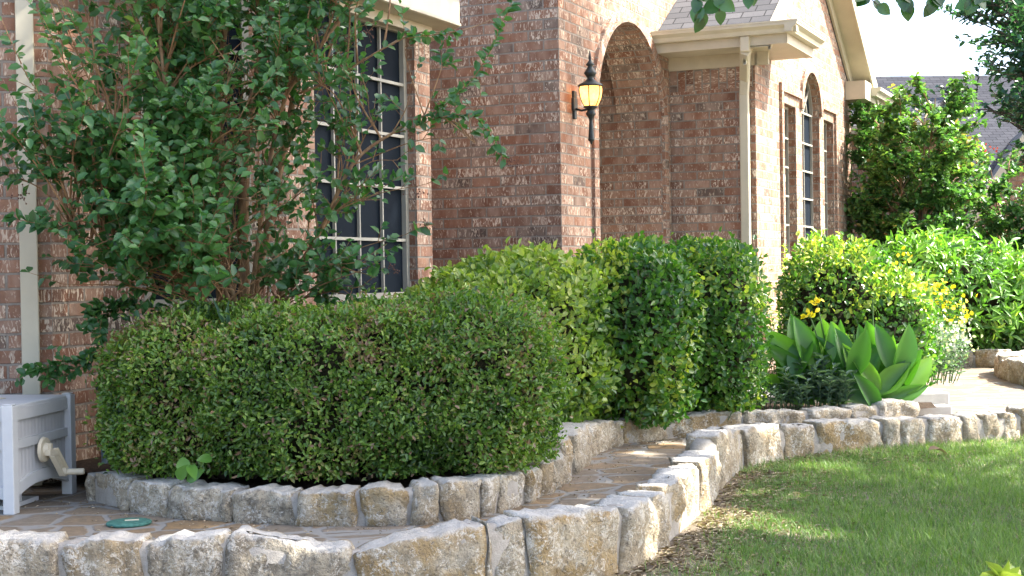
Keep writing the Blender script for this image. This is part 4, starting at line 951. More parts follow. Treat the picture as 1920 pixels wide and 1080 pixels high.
trunk([(446, 830, 7.55), (432, 500, 7.55), (398, 380, 7.5), (392, 130, 7.45), (375, -20, 7.4), (360, -170, 7.4)], .017, .008)
trunk([(455, 830, 7.5), (452, 600, 7.45), (372, 430, 7.2), (290, 290, 7.0), (240, 240, 6.9), (190, 230, 6.8)], .016, .006)
trunk([(450, 830, 7.5), (440, 600, 7.42), (362, 415, 7.15), (318, 220, 7.0), (300, 70, 6.95), (290, -80, 6.9)], .014, .006)
trunk([(470, 830, 7.55), (500, 610, 7.5), (598, 438, 7.4), (660, 310, 7.3), (735, 250, 7.25), (815, 215, 7.2), (890, 268, 7.2)], .015, .003)
trunk([(455, 830, 7.55), (462, 640, 7.5), (520, 230, 7.35), (600, 90, 7.25), (650, 20, 7.2), (700, -60, 7.2)], .014, .005)
trunk([(450, 830, 7.5), (440, 680, 7.35), (380, 565, 7.15), (320, 512, 7.0), (215, 470, 6.85), (130, 425, 6.8)], .012, .004)
trunk([(560, 175, 7.3), (600, 160, 7.3), (670, 120, 7.2), (770, 65, 7.15), (850, 60, 7.1), (915, 40, 7.1), (955, 12, 7.1)], .007, .002)
tb.build('trunk', M['bark'], myr, True)
br = MB(); LP, LT, LN, LR = [], [], [], []
def twig(p, d, ln, r=.0022, sag=.15, new=0.0, step=.026, big=1.0):
    d = d.normalized(); pts = [p]; n = max(4, int(ln / step)); q = p.copy(); dd = d.copy(); side = 1
    for i in range(n):
        dd = (dd + Vector((random.gauss(0, .06), random.gauss(0, .06), random.gauss(0, .05) - sag * .06))).normalized(); q = q + dd * (ln / n); pts.append(q.copy())
        for s_ in (1, -1):
            if random.random() < .12: continue
            sd = dd.cross(Vector((0, 0, 1))); sd = sd.normalized() if sd.length > .1 else Vector((1, 0, 0)); ph_ = random.gauss(0, .75); sd = sd * math.cos(ph_) + dd.cross(sd) * math.sin(ph_)
            T = dd * .55 + sd * s_ * 1.0 + Vector((0, 0, random.uniform(-.35, .35))) + Vector((random.gauss(0, .2), random.gauss(0, .2), 0))
            LP.append(tuple(q)); LT.append(tuple(T)); LN.append((random.gauss(.15, .5), random.gauss(-.75, .5), .8)); LR.append((random.random() * .45 + .12 + new + .25 * max(0, i / n - .6), big * random.uniform(.7, 1.15) * (1 - .35 * max(0, i / n - .7) / .3)))
    br.tube(pts, [r * (1 - .7 * i / len(pts)) for i in range(len(pts))], 4, False)
def bough(tx, ty, tY, k=None, ntw=7, tl=.20, new=0.0, rr=.006):
    e_ = atY(tx, ty, tY)
    best = min(((p - e_ - Vector((0, 0, -.30))).length + (2 if p.z > e_.z - .05 else 0) + random.uniform(0, .25), i, j) for i, tr in enumerate(trunks) for j, p in enumerate(tr) if j > 3 and p.z > .75)
    s_ = trunks[best[1]][best[2]]; v_ = e_ - s_
    if v_.length > 1.3: s_ = e_ - v_.normalized() * 1.3; 
    mid = s_.lerp(e_, .5) + Vector((random.uniform(-.05, .05), random.uniform(-.05, .05), random.uniform(0, .10)))
    q = cr([s_, mid, e_], 6); br.tube(q, [rr * (1 - .75 * i / len(q)) for i in range(len(q))], 5)
    D = (e_ - s_).normalized()
    for w in range(ntw):
        f_ = random.uniform(.35, 1.0); p = q[min(len(q) - 1, int(f_ * (len(q) - 1)))]
        d = D * .6 + Vector((random.gauss(0, .6), random.gauss(-.1, .5), random.gauss(.15, .5))); twig(p, d, tl * random.uniform(.6, 1.3), new=new)
    twig(e_, D + Vector((0, 0, .2)), tl * 1.1, new=new)
for i in range(215):      # dense body
    x = random.gauss(350, 105); y = random.uniform(-140, 545)
    if x > 560 or x < 70: continue
    if y > 430 and (x < 250 or x > 560): continue
    bough(x, y, random.uniform(6.75, 7.75) - .25 * (x < 300), new=.05 if y < 100 else 0)
for i in range(22): bough(random.uniform(20, 230), random.uniform(200, 320) + random.gauss(0, 20), random.uniform(6.5, 7.0), ntw=5, tl=.15)
for i in range(34): bough(random.uniform(100, 400), random.uniform(420, 545), random.uniform(6.6, 7.1), ntw=5, tl=.15)
for i in range(26): bough(random.uniform(540, 720), random.uniform(-60, 160), random.uniform(7.0, 7.6), ntw=4, tl=.17)
for i in range(16): bough(random.uniform(560, 700), random.uniform(170, 420), random.uniform(7.2, 7.6), ntw=3, tl=.15)
for i in range(26): bough(random.uniform(470, 690), random.uniform(460, 560), random.uniform(7.1, 7.5), ntw=4, tl=.15)
for (x, y) in ((800, 345), (790, 250), (760, 440), (840, 220), (830, 120), (770, 160), (720, 350), (700, 235), (760, 70), (900, 190), (870, 255), (640, 330), (745, 300), (690, 180)): bough(x, y, 7.2, ntw=2, tl=.11, rr=.004)
for (pts, nw) in (([(200, 235, 6.8), (110, 110, 6.7), (70, 20, 6.7)], .3), ([(190, 230, 6.8), (130, 120, 6.75), (85, -30, 6.7)], .35), ([(100, 225, 6.7), (40, 120, 6.6), (0, 30, 6.6)], .15), ([(300, 120, 6.8), (245, 20, 6.8)], .3), ([(420, 110, 6.9), (360, 20, 6.9)], .3), ([(815, 215, 7.2), (900, 130, 7.1), (960, 5, 7.1)], 0.05), ([(735, 250, 7.25), (880, 215, 7.1), (945, 300, 7.1)], 0), ([(150, 240, 6.8), (60, 270, 6.6), (-10, 255, 6.6)], 0), ([(220, 470, 6.9), (110, 430, 6.7), (20, 408, 6.7)], 0), ([(600, 170, 7.2), (740, 80, 7.1), (860, 60, 7.1)], .05)):
    q = cr([atY(*p) for p in pts], 5)
    for a, b in zip(q, q[1:]): twig(a, b - a, (b - a).length, r=.0035, sag=0, new=nw, step=.024, big=1.0)
# suckers hugging the wall on the left
for (pts, nw) in (([(330, 590, 7.5), (240, 570, 7.4), (190, 600, 7.3)], 0), ([(250, 560, 7.4), (185, 575, 7.3), (165, 610, 7.2)], 0), ([(190, 600, 7.2), (175, 660, 7.15), (110, 685, 7.1), (52, 692, 7.05)], 0), ([(200, 640, 7.2), (150, 690, 7.15), (90, 715, 7.1)], 0)):
    q = cr([atY(*p) for p in pts], 5)
    for a, b in zip(q, q[1:]): twig(a, b - a, (b - a).length, r=.002, sag=0, step=.03, new=nw, big=.9); (random.random() < .45) and twig(a, (b - a) + Vector((random.gauss(0, .05), random.gauss(0, .05), random.gauss(0, .06))), .10, r=.0015, big=.85)
br.build('branches', M['twig'], myr)
_k = []
for q_ in LP:
    x_, y_ = px(q_); t_ = random.random(); k_ = random.random() > .13
    if q_[1] < 7.6 and 405 < x_ < 492 and 465 < y_ < 600 and t_ < .85: k_ = False
    elif 400 < x_ < 485 and 60 < y_ < 470 and t_ < .78: k_ = False
    elif 280 < x_ < 365 and 490 < y_ < 570 and t_ < .7: k_ = False
    elif 590 < x_ < 760 and 30 < y_ < 560 and t_ < .42: k_ = False
    if x_ < 250 and y_ < 215 and t_ < .62: k_ = False
    elif 250 <= x_ < 330 and y_ < 170 and t_ < .35: k_ = False
    elif x_ < 190 and 240 < y_ < 560 and t_ < .3: k_ = False
    elif 385 < x_ < 530 and 535 < y_ < 640: k_ = False
    elif 470 < x_ < 590 and 320 < y_ < 560 and t_ < .35: k_ = False
    _k.append(k_)
LP, LT, LN, LR = [[a for a, k_ in zip(A_, _k) if k_] for A_ in (LP, LT, LN, LR)]
LP = np.array(LP); LR = np.array(LR); n = len(LP); print('myrtle leaves', n)
leaves('crown', LP, np.array(LT), np.array(LN), .060 * LR[:, 1], .037 * LR[:, 1], LR[:, 0] + fn(LP, 2, 5) * .2, M['l_myrtle'], myr)
# brown seed clusters
seed_m = simple('brown_seed', (.09, .04, .025), .7)
for (x, y, Y) in ((655, 70, 7.1), (690, 60, 7.1), (635, 125, 7.1), (780, 365, 7.1), (800, 420, 7.1), (955, 300, 7.08), (965, 312, 7.05), (345, 215, 6.9), (330, 210, 6.85), (40, 365, 6.6), (410, 430, 7.0), (740, 505, 7.2)):
    c = atY(x, y, Y); mb = MB()
    for j in range(14):
        q = c + Vector((random.gauss(0, .022), random.gauss(0, .02), random.gauss(0, .02))); mb.lathe(q, [(.001, -.0045), (.0045, 0), (.001, .0045)], 5); mb.tube([c, q], .0007, 3, False)
    mb.build('seed_head', seed_m, myr)

# ------------------------------------------------------------ small plants
LB = leafT(10, .10, .34, .5, .50)
WM = 1.02
def big_leaf_plant(name, label, cat, specs, m, tpl, parent=None):
    """specs: base px, tip px, depth, width, rnd"""
    P, T, N, L, W, Rn = [], [], [], [], [], []
    for (bx, by, tx, ty, Y, w, rn, face) in specs:
        a = atY(bx, by, Y); b = atY(tx, ty, Y + random.uniform(-.15, .12)); P.append(a); T.append(b - a); L.append((b - a).length); W.append(w * WM); Rn.append(rn); N.append(Vector((face, -1, .35)))
    return leaves(name, P, T, N, np.array(L), np.array(W), np.array(Rn), m, parent, tpl)
cY = 10.0
cb = atY(1560, 770, cY); cb.z = .1
can = empty('canna_plant', cb, 'clump of broad upright green leaves with two yellow flowers in front of the porch walk', 'plant')
sp = [(1535, 745, 1438, 618, cY - .05, .19, .62, -.15), (1530, 750, 1432, 640, cY - .02, .12, .5, .4), (1600, 700, 1655, 785, cY - .35, .10, .15, .2), (1615, 770, 1745, 722, cY - .1, .10, .3, .5), (1600, 750, 1735, 690, cY, .10, .6, .5)]
_st = random.getstate(); random.seed(21)
for bx in (1496, 1515, 1534, 1552, 1570, 1588, 1604, 1620, 1636, 1650, 1664, 1678):
    topy = random.uniform(575, 640) + .25 * abs(bx - 1585); n_ = 5
    for j in range(n_):
        f_ = j / (n_ - 1); sx = bx + random.uniform(-8, 8); sy = 760 - (760 - topy - 70) * f_ * .75; sd_ = (1 if j % 2 else -1) * random.uniform(.6, 1.3)
        ln = random.uniform(80, 115); an = sd_ * (50 - 38 * f_) * math.pi / 180
        sp.append((sx, sy, sx + ln * math.sin(an), sy - ln * math.cos(an), cY + random.uniform(-.2, .2), random.uniform(.085, .14), random.random() ** 1.3, random.uniform(-.9, .9)))
WM = 1.25; big_leaf_plant('foliage', '', '', sp, M['l_canna'], LB, can); random.setstate(_st); WM = 1.0
mb = MB(); fl_ = []
for (bx, by, tx, ty, Y) in ((1560, 770, 1533, 570, cY), (1565, 770, 1520, 595, cY - .05), (1630, 770, 1636, 560, cY + .1), (1600, 770, 1600, 620, cY)):
    a, b = atY(bx, by, Y), atY(tx, ty, Y); a.z = .1; mb.tube([a, a.lerp(b, .5) + Vector((.02, 0, 0)), b], [.011, .008, .004], 7); fl_.append(b)
mb.build('stalk', M['l_canna'] if False else simple('green_stalk', (.07, .15, .03), .5), can)
Q = []; TT = []
for b in fl_[:2]:
    Q = []; TT = []
    for j in range(9): Q.append(tuple(b + Vector((random.gauss(0, .012), random.gauss(0, .012), random.gauss(.01, .012))))); TT.append((random.gauss(0, 1), random.gauss(0, .6), random.uniform(-.3, 1)))
    leaves('flower', np.array(Q), np.array(TT), rdir(len(Q)), .046, .03, rng.random(len(Q)), M['l_gold'], can, leafT(5, .5, .2, .5, .6))
def stem_plant(name, label, cat, cx, cy, r, h, n, L, W, m, zb=.1, flo=None, tpl=(T6, F6), spread=.3, dens=.016, grp=None):
    root = empty(name, (cx, cy, zb), label, cat, grp); mb = MB(); P, T, N, Rn = [], [], [], []; tips = []
    for i in range(n):
        a = random.uniform(0, 6.28); q = random.random() ** .5 * r; b = Vector((cx + math.cos(a) * q, cy + math.sin(a) * q, zb)); hh = h * random.uniform(.6, 1.05) * (1 - .35 * q / r)
        e_ = b + Vector((math.cos(a) * spread * hh * q / r, math.sin(a) * spread * hh * q / r, hh)); mid = b.lerp(e_, .5) + Vector((random.gauss(0, .02), random.gauss(0, .02), .02)); mb.tube([b, mid, e_], [.004, .003, .0015], 4, False); tips.append(e_)
        k_ = int(hh / dens)
        for j in range(k_):
            f_ = .15 + .85 * (j + 1) / k_; p = b.lerp(mid, f_ * 2) if f_ < .5 else mid.lerp(e_, f_ * 2 - 1); aa = j * 2.4 + a; P.append(p); T.append((math.cos(aa), math.sin(aa), random.uniform(.1, .9))); N.append((-math.cos(aa) * .4, -math.sin(aa) * .4, 1)); Rn.append(random.random() * .7 + .3 * f_ - .1)
    mb.build('stems', simple('soft_green_stem', (.08, .13, .05), .6), root)
    leaves('foliage', np.array(P), np.array(T), np.array(N), L * rng.uniform(.7, 1.2, len(P)), W, np.array(Rn), m, root, tpl)
    if flo:
        Q = np.array([tuple(t + Vector((random.gauss(0, flo[1]), random.gauss(0, flo[1]), random.gauss(0, flo[1])))) for t in random.choices(tips, k=flo[0])]); leaves('flower', Q, rdir(len(Q)), rdir(len(Q)), flo[2], flo[2], rng.random(len(Q)), flo[3], root)['kind'] = 'stuff'
    return root
p = atZ(1525, 762, .12); stem_plant('sage_plant', 'blue green leafy plant growing low against the broad leaved clump', 'plant', p.x, p.y - .06, .20, .38, 44, .075, .026, M['l_grey'], dens=.02)
p = atZ(1440, 765, .12); stem_plant('sage_plant', 'low pale grey green plant between the squared shrub and the broad leaved clump', 'plant', p.x, p.y, .22, .22, 30, .05, .016, M['l_grey'])
p = atZ(1370, 775, .12); stem_plant('ground_plant', 'small green weeds at the foot of the squared glossy shrub', 'plant', p.x - .15, p.y - .02, .28, .13, 30, .04, .02, M['l_bright'])
stem_plant('flowering_plant', 'white flowering plant at the corner of the sunlit walk', 'plant', 3.42, 12.0, .30, .62, 60, .05, .02, M['l_grey'], flo=(520, .06, .035, M['l_white']))
stem_plant('lantana_plant', 'bright yellow flowering plant on the right side of the sunlit shrub', 'plant', 3.55, 12.9, .36, 1.05, 60, .05, .028, M['l_green'], flo=(260, .05, .04, M['l_gold']))
stem_plant('lantana_plant', 'slim yellow tipped plant against the brick left of the gable windows', 'plant', 2.46, 13.1, .16, 1.25, 22, .05, .028, M['l_yellow'])
# climber weeds by the gable corner
stem_plant('weed', 'thin weeds against the brick corner behind the squared shrub', 'plant', 1.98, 11.9, .22, .62, 14, .06, .02, M['l_bright'], spread=.5)
# iris blades standing out of the hedge
ib = atY(430, 620, 6.95); iris = big_leaf_plant('iris_leaves', '', '', [(428, 640, 400, 555, 6.78, .022, .5, .4), (432, 640, 424, 560, 6.76, .024, .7, -.5), (434, 625, 425, 572, 6.7, .022, .6, 0), (430, 610, 515, 574, 6.74, .018, .8, .2), (434, 640, 412, 590, 6.72, .02, .4, .2)], M['l_iris'], leafT(9, .12, .25, .5, .35)); tag(iris, 'few blue green strap leaves poking out of the top of the long hedge', 'plant')
# broad heart leaves at the hedge foot
hl = big_leaf_plant('vine_leaves', '', '', [(345, 885, 342, 855, 6.44, .065, .6, .1), (332, 898, 352, 872, 6.42, .055, .5, .2), (350, 902, 382, 880, 6.42, .055, .3, -.2), (356, 872, 366, 896, 6.42, .05, .5, .3), (398, 858, 370, 862, 6.44, .045, .35, .1)], M['l_bright'], leafT(7, .1, .15, .5, .38)); tag(hl, 'cluster of broad heart shaped leaves at the foot of the long hedge', 'plant')
p = atY(1880, 1075, 4.6)
sh = []
for i in range(14): sh.append((1878 + random.uniform(-16, 20), 1085, 1878 + random.uniform(-44, 48), random.uniform(1052, 1085), 4.6, .03, random.uniform(.6, 1), random.uniform(-.5, .5)))
o = big_leaf_plant('seedling', '', '', sh, M['l_yellow'], (T6, F6)); tag(o, 'yellow green seedling at the bottom right corner of the lawn', 'plant')
sd = o

# ------------------------------------------------------------ lawn grass
def inside_lawn(x, y):
    # signed distance to the outer border, positive on the lawn side
    i = np.argmin((OX[None] - x[:, None]) ** 2 + (OY[None] - y[:, None]) ** 2, axis=1)
    return (x - OX[i]) * NXn[i] + (y - OY[i]) * NYn[i]
OX = np.array([p.x for p in cO.p]); OY = np.array([p.y for p in cO.p]); nn = [cO.at(s_)[2] for s_ in cO.s]; NXn = np.array([a.x for a in nn]); NYn = np.array([a.y for a in nn])
NB = 330000; gy = rng.uniform(4.1, 9.9, NB); gx = rng.uniform(-.1, 4.4, NB)
ok = (gx < (gy * .375 + .35)) ; gx, gy = gx[ok], gy[ok]
d = inside_lawn(gx, gy); ok = d > .085; gx, gy, d = gx[ok], gy[ok], d[ok]
GP = np.stack([gx, gy, np.zeros_like(gx)], 1); n1 = fn(GP, 1.3, 2); n2 = fn(GP, 6, 8)
bare = np.clip(1 - (d - .12) / np.maximum(.40 + .9 * n1, .12), 0, 1) * (gy < 8.0) + np.clip((d < .25) * (gy >= 8.0) * .35, 0, 1) 
keep = rng.random(len(gx)) > np.clip(bare * 1.15 + n2 * .7 - .05, -1, .97); gx, gy, d, n1, n2, bare = [a[keep] for a in (gx, gy, d, n1, n2, bare)]
gz = np.array([lawn_z(a, b) for a, b in zip(gx, gy)]); ng = len(gx); print('grass', ng)
th = rng.uniform(0, 6.28, ng); tilt = rng.uniform(.1, 1.1, ng) ; straw = rng.random(ng) < (.07 + .55 * np.clip(bare, 0, 1))
tilt = np.where(straw, tilt + .9, tilt); T = np.stack([np.cos(th) * tilt, np.sin(th) * tilt, np.ones(ng)], 1); N = np.stack([np.cos(th) * -1, np.sin(th) * -1, tilt + .2], 1) + rng.normal(size=(ng, 3)) * .3
GT = (np.array([(0, .5, 0), (0, -.5, 0), (.55, -.38, -.06), (.55, .38, -.06), (1, 0, -.24)]), [(0, 1, 2, 3)]); GT = (np.array([(0, .5, 0), (0, -.5, 0), (.6, -.35, -.07), (1, -.03, -.25), (1, .03, -.25), (.6, .35, -.07)]), [(0, 1, 2, 5), (5, 2, 3, 4)])
o = leaves('grass', np.stack([gx, gy, gz - .004], 1), T, N, rng.uniform(.025, .062, ng) * (1 + .5 * n1), rng.uniform(.0022, .0042, ng), np.where(straw, rng.uniform(.86, 1, ng), rng.uniform(0, .72, ng) + .2 * n1 + .12 * n2), M['l_grass'], None, GT); tag(o, kind='stuff', label='short green lawn grass with straw coloured bare patches by the stone border', cat='grass')
# litter: straw, dry leaves and chips at the border foot and on the path
def litter(name, label, n, gen, L, W, m, tpl=(T6, F6)):
    P = np.array([gen() for _ in range(n)]); t = rng.uniform(0, 6.28, n); T = np.stack([np.cos(t), np.sin(t), rng.normal(0, .12, n)], 1); N = rng.normal(size=(n, 3)) * .35 + np.array((0, 0, 1))
    o = leaves(name, P, T, N, L * rng.uniform(.5, 1.5, n), W * rng.uniform(.6, 1.3, n), rng.random(n), m, None, tpl); return tag(o, label, 'litter', kind='stuff')
M['litter'] = leaf_mat('dry_litter', [(0, (.14, .095, .06)), (.4, (.32, .245, .16)), (1, (.56, .47, .34))], .8, .1, .1, .8)
def g1():
    while True:
        u = random.uniform(0, cO.L); p, t, n_ = cO.at(u); dd = .1 + abs(random.gauss(0, .28)); q = p + n_ * dd
        if q.x > -.2 and q.y < 8.6: return (q.x, q.y, lawn_z(q.x, q.y) + random.uniform(.002, .012))
litter('dry_litter', 'dry leaves and straw scattered on the bare soil along the stone border', 5200, g1, .03, .007, M['litter'])
def g2():
    u = random.uniform(0, cI.L); p, t, n_ = cI.at(u); q = p + n_ * (.09 + abs(random.gauss(0, .16))); return (q.x, q.y, .003 + random.uniform(0, .004))
litter('path_litter', 'small brown leaf bits scattered along the flagstone path', 700, g2, .014, .006, M['litter'])
# small rubble stones at the border foot
for i, (x, y, r_) in enumerate(((1195, 1040, .05), (1218, 1032, .035), (1247, 1012, .022), (1150, 1062, .06), (1396, 856, .035))):
    q = atZ(x, y, -.09); bm = bmesh.new(); bmesh.ops.create_icosphere(bm, subdivisions=3, radius=r_)
    for v_ in bm.verts: v_.co = Vector((v_.co.x * 1.3, v_.co.y, v_.co.z * .6)) * (1 + .35 * noise.noise(v_.co / r_ * 1.1 + Vector((i * 5, 0, 0)))); v_.co += q
    me = bpy.data.meshes.new('rubble_stone'); bm.to_mesh(me); bm.free(); o = link('rubble_stone', me, M['stone']); o.color = (.3, .4, .1 * i, 1)
    tag(o, ('loose pale stone, largest but one in the rubble below the tall border stone', 'loose pale stone beside the largest rubble at the kink of the border', 'small white stone chip farthest right in the loose rubble', 'largest loose stone lying at the foot of the ochre border block', 'loose stone wedged low where the border turns right')[i], 'stone', 'loose stones along the border')
o = None
bm = MB(); q = atZ(1750, 858, -.05)
lf = leaves('fallen_leaf', np.array([tuple(q + Vector((-.03, 0, .045))), tuple(q + Vector((.02, .01, .045)))]), np.array([(1, .1, .2), (.8, -.3, -.1)]), np.array([(0, -.4, 1), (.1, .3, 1)]), np.array([.09, .07]), np.array([.045, .04]), np.array([.1, .4]), M['litter'], None, leafT(5, .3, .3, .5, .45)); tag(lf, 'curled brown dead leaf lying on the lawn', 'leaf')

# ------------------------------------------------------------ pear tree that shades the garden, its tips hanging into view
pt_ = empty('pear_tree', (8.2, 4.6, -.1), 'pear tree beyond the right edge whose leafy tips hang into the top of the view', 'tree')
tk = MB(); TB = Vector((8.2, 4.6, -.25)); trk = [TB, TB + Vector((-.05, .1, 1.2)), TB + Vector((-.2, .3, 2.4)), TB + Vector((-.5, .7, 3.6)), TB + Vector((-.7, 1.2, 5.2)), TB + Vector((-.8, 1.8, 7.2))]; tk.tube(cr(trk, 4), [.19 - .13 * i / 20 for i in range(21)], 10)
cl = []
def inq(c):  # keep the view free: no crown inside the camera's cone
    if c.y < .5: return False
    x, y = px(c); return -150 < x < 2100 and y > -130
SH = [((5.6, 6.6, 5.9), (3.0, 2.9, 1.9), 270), ((5.9, 6.7, 8.9), (2.9, 2.5, 2.4), 310), ((6.6, 9.3, 7.0), (2.0, 2.2, 1.35), 100), ((6.0, 9.2, 9.2), (1.4, 1.15, 1.25), 80), ((6.4, 11.15, 8.55), (1.2, .75, 1.0), 85), ((4.2, 6.2, 4.7), (1.9, 2.2, 1.0), 60)]  # lobes of the unseen crown, placed so their shade covers chosen walls and ground
for c, r, n_ in SH:
    for i in range(n_):
        d_ = Vector((random.gauss(0, 1), random.gauss(0, 1), random.gauss(0, 1))).normalized() * random.random() ** .45; q = Vector((c[0] + d_.x * r[0], c[1] + d_.y * r[1], c[2] + d_.z * r[2]))
        if inq(q) or q.z < 3.0: continue
        cl.append(q)
GAPS = [(atZ(x, y, z), r_) for x, y, z, r_ in ((1240, 992, -.09, .17), (1310, 972, -.09, .22), (1400, 985, -.09, .17), (1480, 998, -.09, .12), (1565, 1005, -.08, .08), (1255, 935, -.09, .08), (1400, 930, -.08, .07), (1150, 1055, -.1, .09), (1545, 880, -.07, .14), (1190, 1045, -.1, .1), (1480, 935, -.08, .06), (1200, 912, .15, .12), (1255, 868, .15, .11), (1290, 905, 0, .10), (1330, 825, .15, .09),
   (1150, 905, 0, .05), (1205, 850, 0, .10), (1105, 935, 0, .05), (1250, 832, 0, .10), (1000, 945, 0, .04), (380, 988, 0, .05), (90, 968, 0, .05), (330, 1000, .15, .05), (560, 1010, .15, .07), (30, 800, .35, .035), (60, 890, .2, .03), (1050, 960, .13, .07), (1700, 1010, -.08, .05), (1420, 815, .1, .1), (620, 600, .9, .06))]
def gap(p):  # crown holes cut along sun rays, to drop sun spots on listed points
    for g_, r_ in GAPS:
        v_ = Vector(p) - g_; s_ = v_.dot(sdir)
        if s_ > 0 and (v_ - sdir * s_).length < r_ + .02: return True
    return False
limbs = [trk[2], trk[3], trk[4], trk[5]]
P, T, N = [], [], []
for q in cl:
    s_ = min(limbs, key=lambda a: (a - q).length + (3 if a.z > q.z else 0)); mid = s_.lerp(q, .55) + Vector((0, 0, .25))
    if not inq(mid) and not any(gap(s_.lerp(mid, a_ / 8)) or gap(mid.lerp(q, a_ / 8)) for a_ in range(9)): tk.tube([s_, mid, q], [.03, .018, .006], 5, False)
    for k_ in range(random.randint(60, 105)):
        o_ = Vector((random.gauss(0, .24), random.gauss(0, .24), random.gauss(0, .17))); p = q + o_
        if inq(p) or gap(p): continue
        P.append(p); T.append((o_.x + random.gauss(0, .2), o_.y + random.gauss(0, .2), -abs(random.gauss(0, .3)))); N.append((random.gauss(0, .5), random.gauss(0, .5), 1))
tk.build('trunk', M['bark_dark'], pt_); print('pear leaves', len(P))
leaves('crown', P, T, N, rng.uniform(.07, .11, len(P)), rng.uniform(.05, .08, len(P)), rng.random(len(P)), M['l_pear'], pt_)
# hanging tips in view
P, T, N, L = [], [], [], []; mb = MB()
for (x0, y0, x1, y1, Y, k_) in ((1290, -90, 1318, 38, 4.3, 9), (1330, -80, 1350, 22, 4.3, 7), (1390, -70, 1345, 5, 4.2, 6), (1440, -60, 1400, -6, 4.3, 4), (1560, -60, 1650, 12, 4.6, 8), (1680, -60, 1700, 8, 4.6, 7), (1770, -60, 1745, 12, 4.5, 8), (1860, -50, 1820, 6, 4.5, 7)):
    a, b = atY(x0, y0, Y), atY(x1, y1, Y); a2 = a + Vector((.5, -.1, .45)); mb.tube([a2, a, a.lerp(b, .5), b], [.006, .004, .003, .001], 5, False)
    for j in range(k_ + 2):
        f_ = (j + .5) / (k_ + 2); q = a.lerp(b, f_); P.append(q); T.append((random.gauss(0, .6), random.gauss(0, .3), -random.uniform(.3, 1))); N.append((random.gauss(0, .3), -1, random.gauss(.2, .3))); L.append(random.uniform(.042, .062))
mb.build('twigs', M['bark_dark'], pt_); L = np.array(L)
leaves('hanging_leaves', P, T, N, L, L * .78, rng.random(len(P)) * .9, M['l_pear'], pt_, leafT(6, .12, .12, .5, .4))

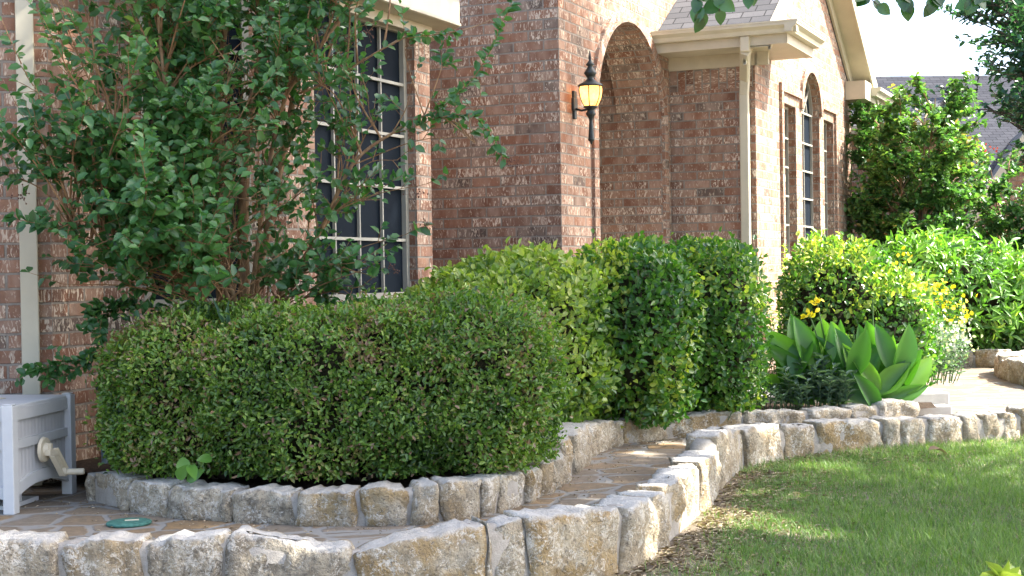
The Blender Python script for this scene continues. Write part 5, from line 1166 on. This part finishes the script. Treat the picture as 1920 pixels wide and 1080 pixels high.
# ------------------------------------------------------------ neighbouring houses
def nb(name, label, parts):
    root = empty(name, parts[0][2][0], label, 'house')
    for (nm, m, pts, uv) in parts:
        mb = MB()
        for poly_ in (pts if isinstance(pts[0][0], (tuple, list, Vector)) else [pts]): mb.poly([Vector(p) for p in poly_], uv)
        mb.build(nm, M[m], root)
    return root
def house(name, label, org, ang, w, d, eave, ridge, mroof, over=.4, gable=True, mwall='brick', axis='x', wins=()):
    root = empty(name, org, label, 'house'); ca, sa = math.cos(ang), math.sin(ang)
    Q = lambda x, y, z: Vector((org[0] + ca * x - sa * y, org[1] + sa * x + ca * y, z))
    mb = MB(); c = [(0, 0), (w, 0), (w, d), (0, d)]
    for i in range(4):
        a, b = c[i], c[(i + 1) % 4]; L = math.hypot(b[0] - a[0], b[1] - a[1]); mb.poly([Q(*a, -.2), Q(*b, -.2), Q(*b, eave), Q(*a, eave)], [(0, 0), (L, 0), (L, eave), (0, eave)])
    if axis == 'x':
        for x in (0, w): mb.poly([Q(x, 0, eave), Q(x, d, eave), Q(x, d / 2, ridge)], [(0, eave), (d, eave), (d / 2, ridge)])
    else:
        for y in (0, d): mb.poly([Q(0, y, eave), Q(w, y, eave), Q(w / 2, y, ridge)], [(0, eave), (w, eave), (w / 2, ridge)])
    mb.build('wall', M[mwall], root)
    mb = MB(); o_ = over; fa = MB()
    if axis == 'x':
        sl = (ridge - eave) / (d / 2); S = math.hypot(d / 2 + o_, sl * (d / 2 + o_))
        for y0 in (-o_, d + o_): mb.poly([Q(-o_, y0, eave - sl * o_ + .06), Q(w + o_, y0, eave - sl * o_ + .06), Q(w + o_, d / 2, ridge + .06), Q(-o_, d / 2, ridge + .06)], [(0, 0), (w + 2 * o_, 0), (w + 2 * o_, S), (0, S)]); fa.beam(Q(-o_, y0, eave - sl * o_ - .04), Q(w + o_, y0, eave - sl * o_ - .04), .03, .16)
        for x in (-o_, w + o_):
            for y0 in (-o_, d + o_): fa.beam(Q(x, y0, eave - sl * o_ - .03), Q(x, d / 2, ridge - .03), .04, .18)
    else:
        sl = (ridge - eave) / (w / 2); S = math.hypot(w / 2 + o_, sl * (w / 2 + o_))
        for x0 in (-o_, w + o_): mb.poly([Q(x0, -o_, eave - sl * o_ + .06), Q(x0, d + o_, eave - sl * o_ + .06), Q(w / 2, d + o_, ridge + .06), Q(w / 2, -o_, ridge + .06)], [(0, 0), (d + 2 * o_, 0), (d + 2 * o_, S), (0, S)]); fa.beam(Q(x0, -o_, eave - sl * o_ - .04), Q(x0, d + o_, eave - sl * o_ - .04), .03, .16)
        for y in (-o_, d + o_):
            for x0 in (-o_, w + o_): fa.beam(Q(x0, y, eave - sl * o_ - .03), Q(w / 2, y, ridge - .03), .04, .18)
    mb.build('roof', M[mroof], root); fa.build('fascia', M['gutter'], root)
    for (x, z, ww, hh) in wins:
        wm = MB(); wm.box(Q(x, -.02, z), (ww + .12, .05, hh + .12), (ca, sa, 0)); wo_ = wm.build('window', M['frame'], root); gm = MB(); gm.box(Q(x, -.05, z), (ww, .02, hh), (ca, sa, 0)); gm.build('pane', M['glass'], wo_)
    return root
house('neighbour_house', 'large neighbouring house with dark slate coloured roof behind the far myrtles', (7.0, 27.5, 0), R(3), 9.5, 9, 2.5, 5.25, 'shingle_dark', axis='x', wins=((4.8, 1.5, 1.2, 1.2), (7.5, 1.5, 1.2, 1.2)))
house('neighbour_house', 'small house with tan shingles and pale gable trim before the slate roof', (8.15, 25.5, 0), R(-14), 2.3, 4.6, 1.9, 3.6, 'shingle_tan', axis='y', over=.3, wins=((1.15, 1.0, .7, .8),))
house('neighbour_house', 'far house whose ridge peeps over the myrtle just right of the gable', (4.2, 33, 0), R(0), 8.5, 7, 2.6, 5.3, 'shingle_dark', axis='y')
print('done')
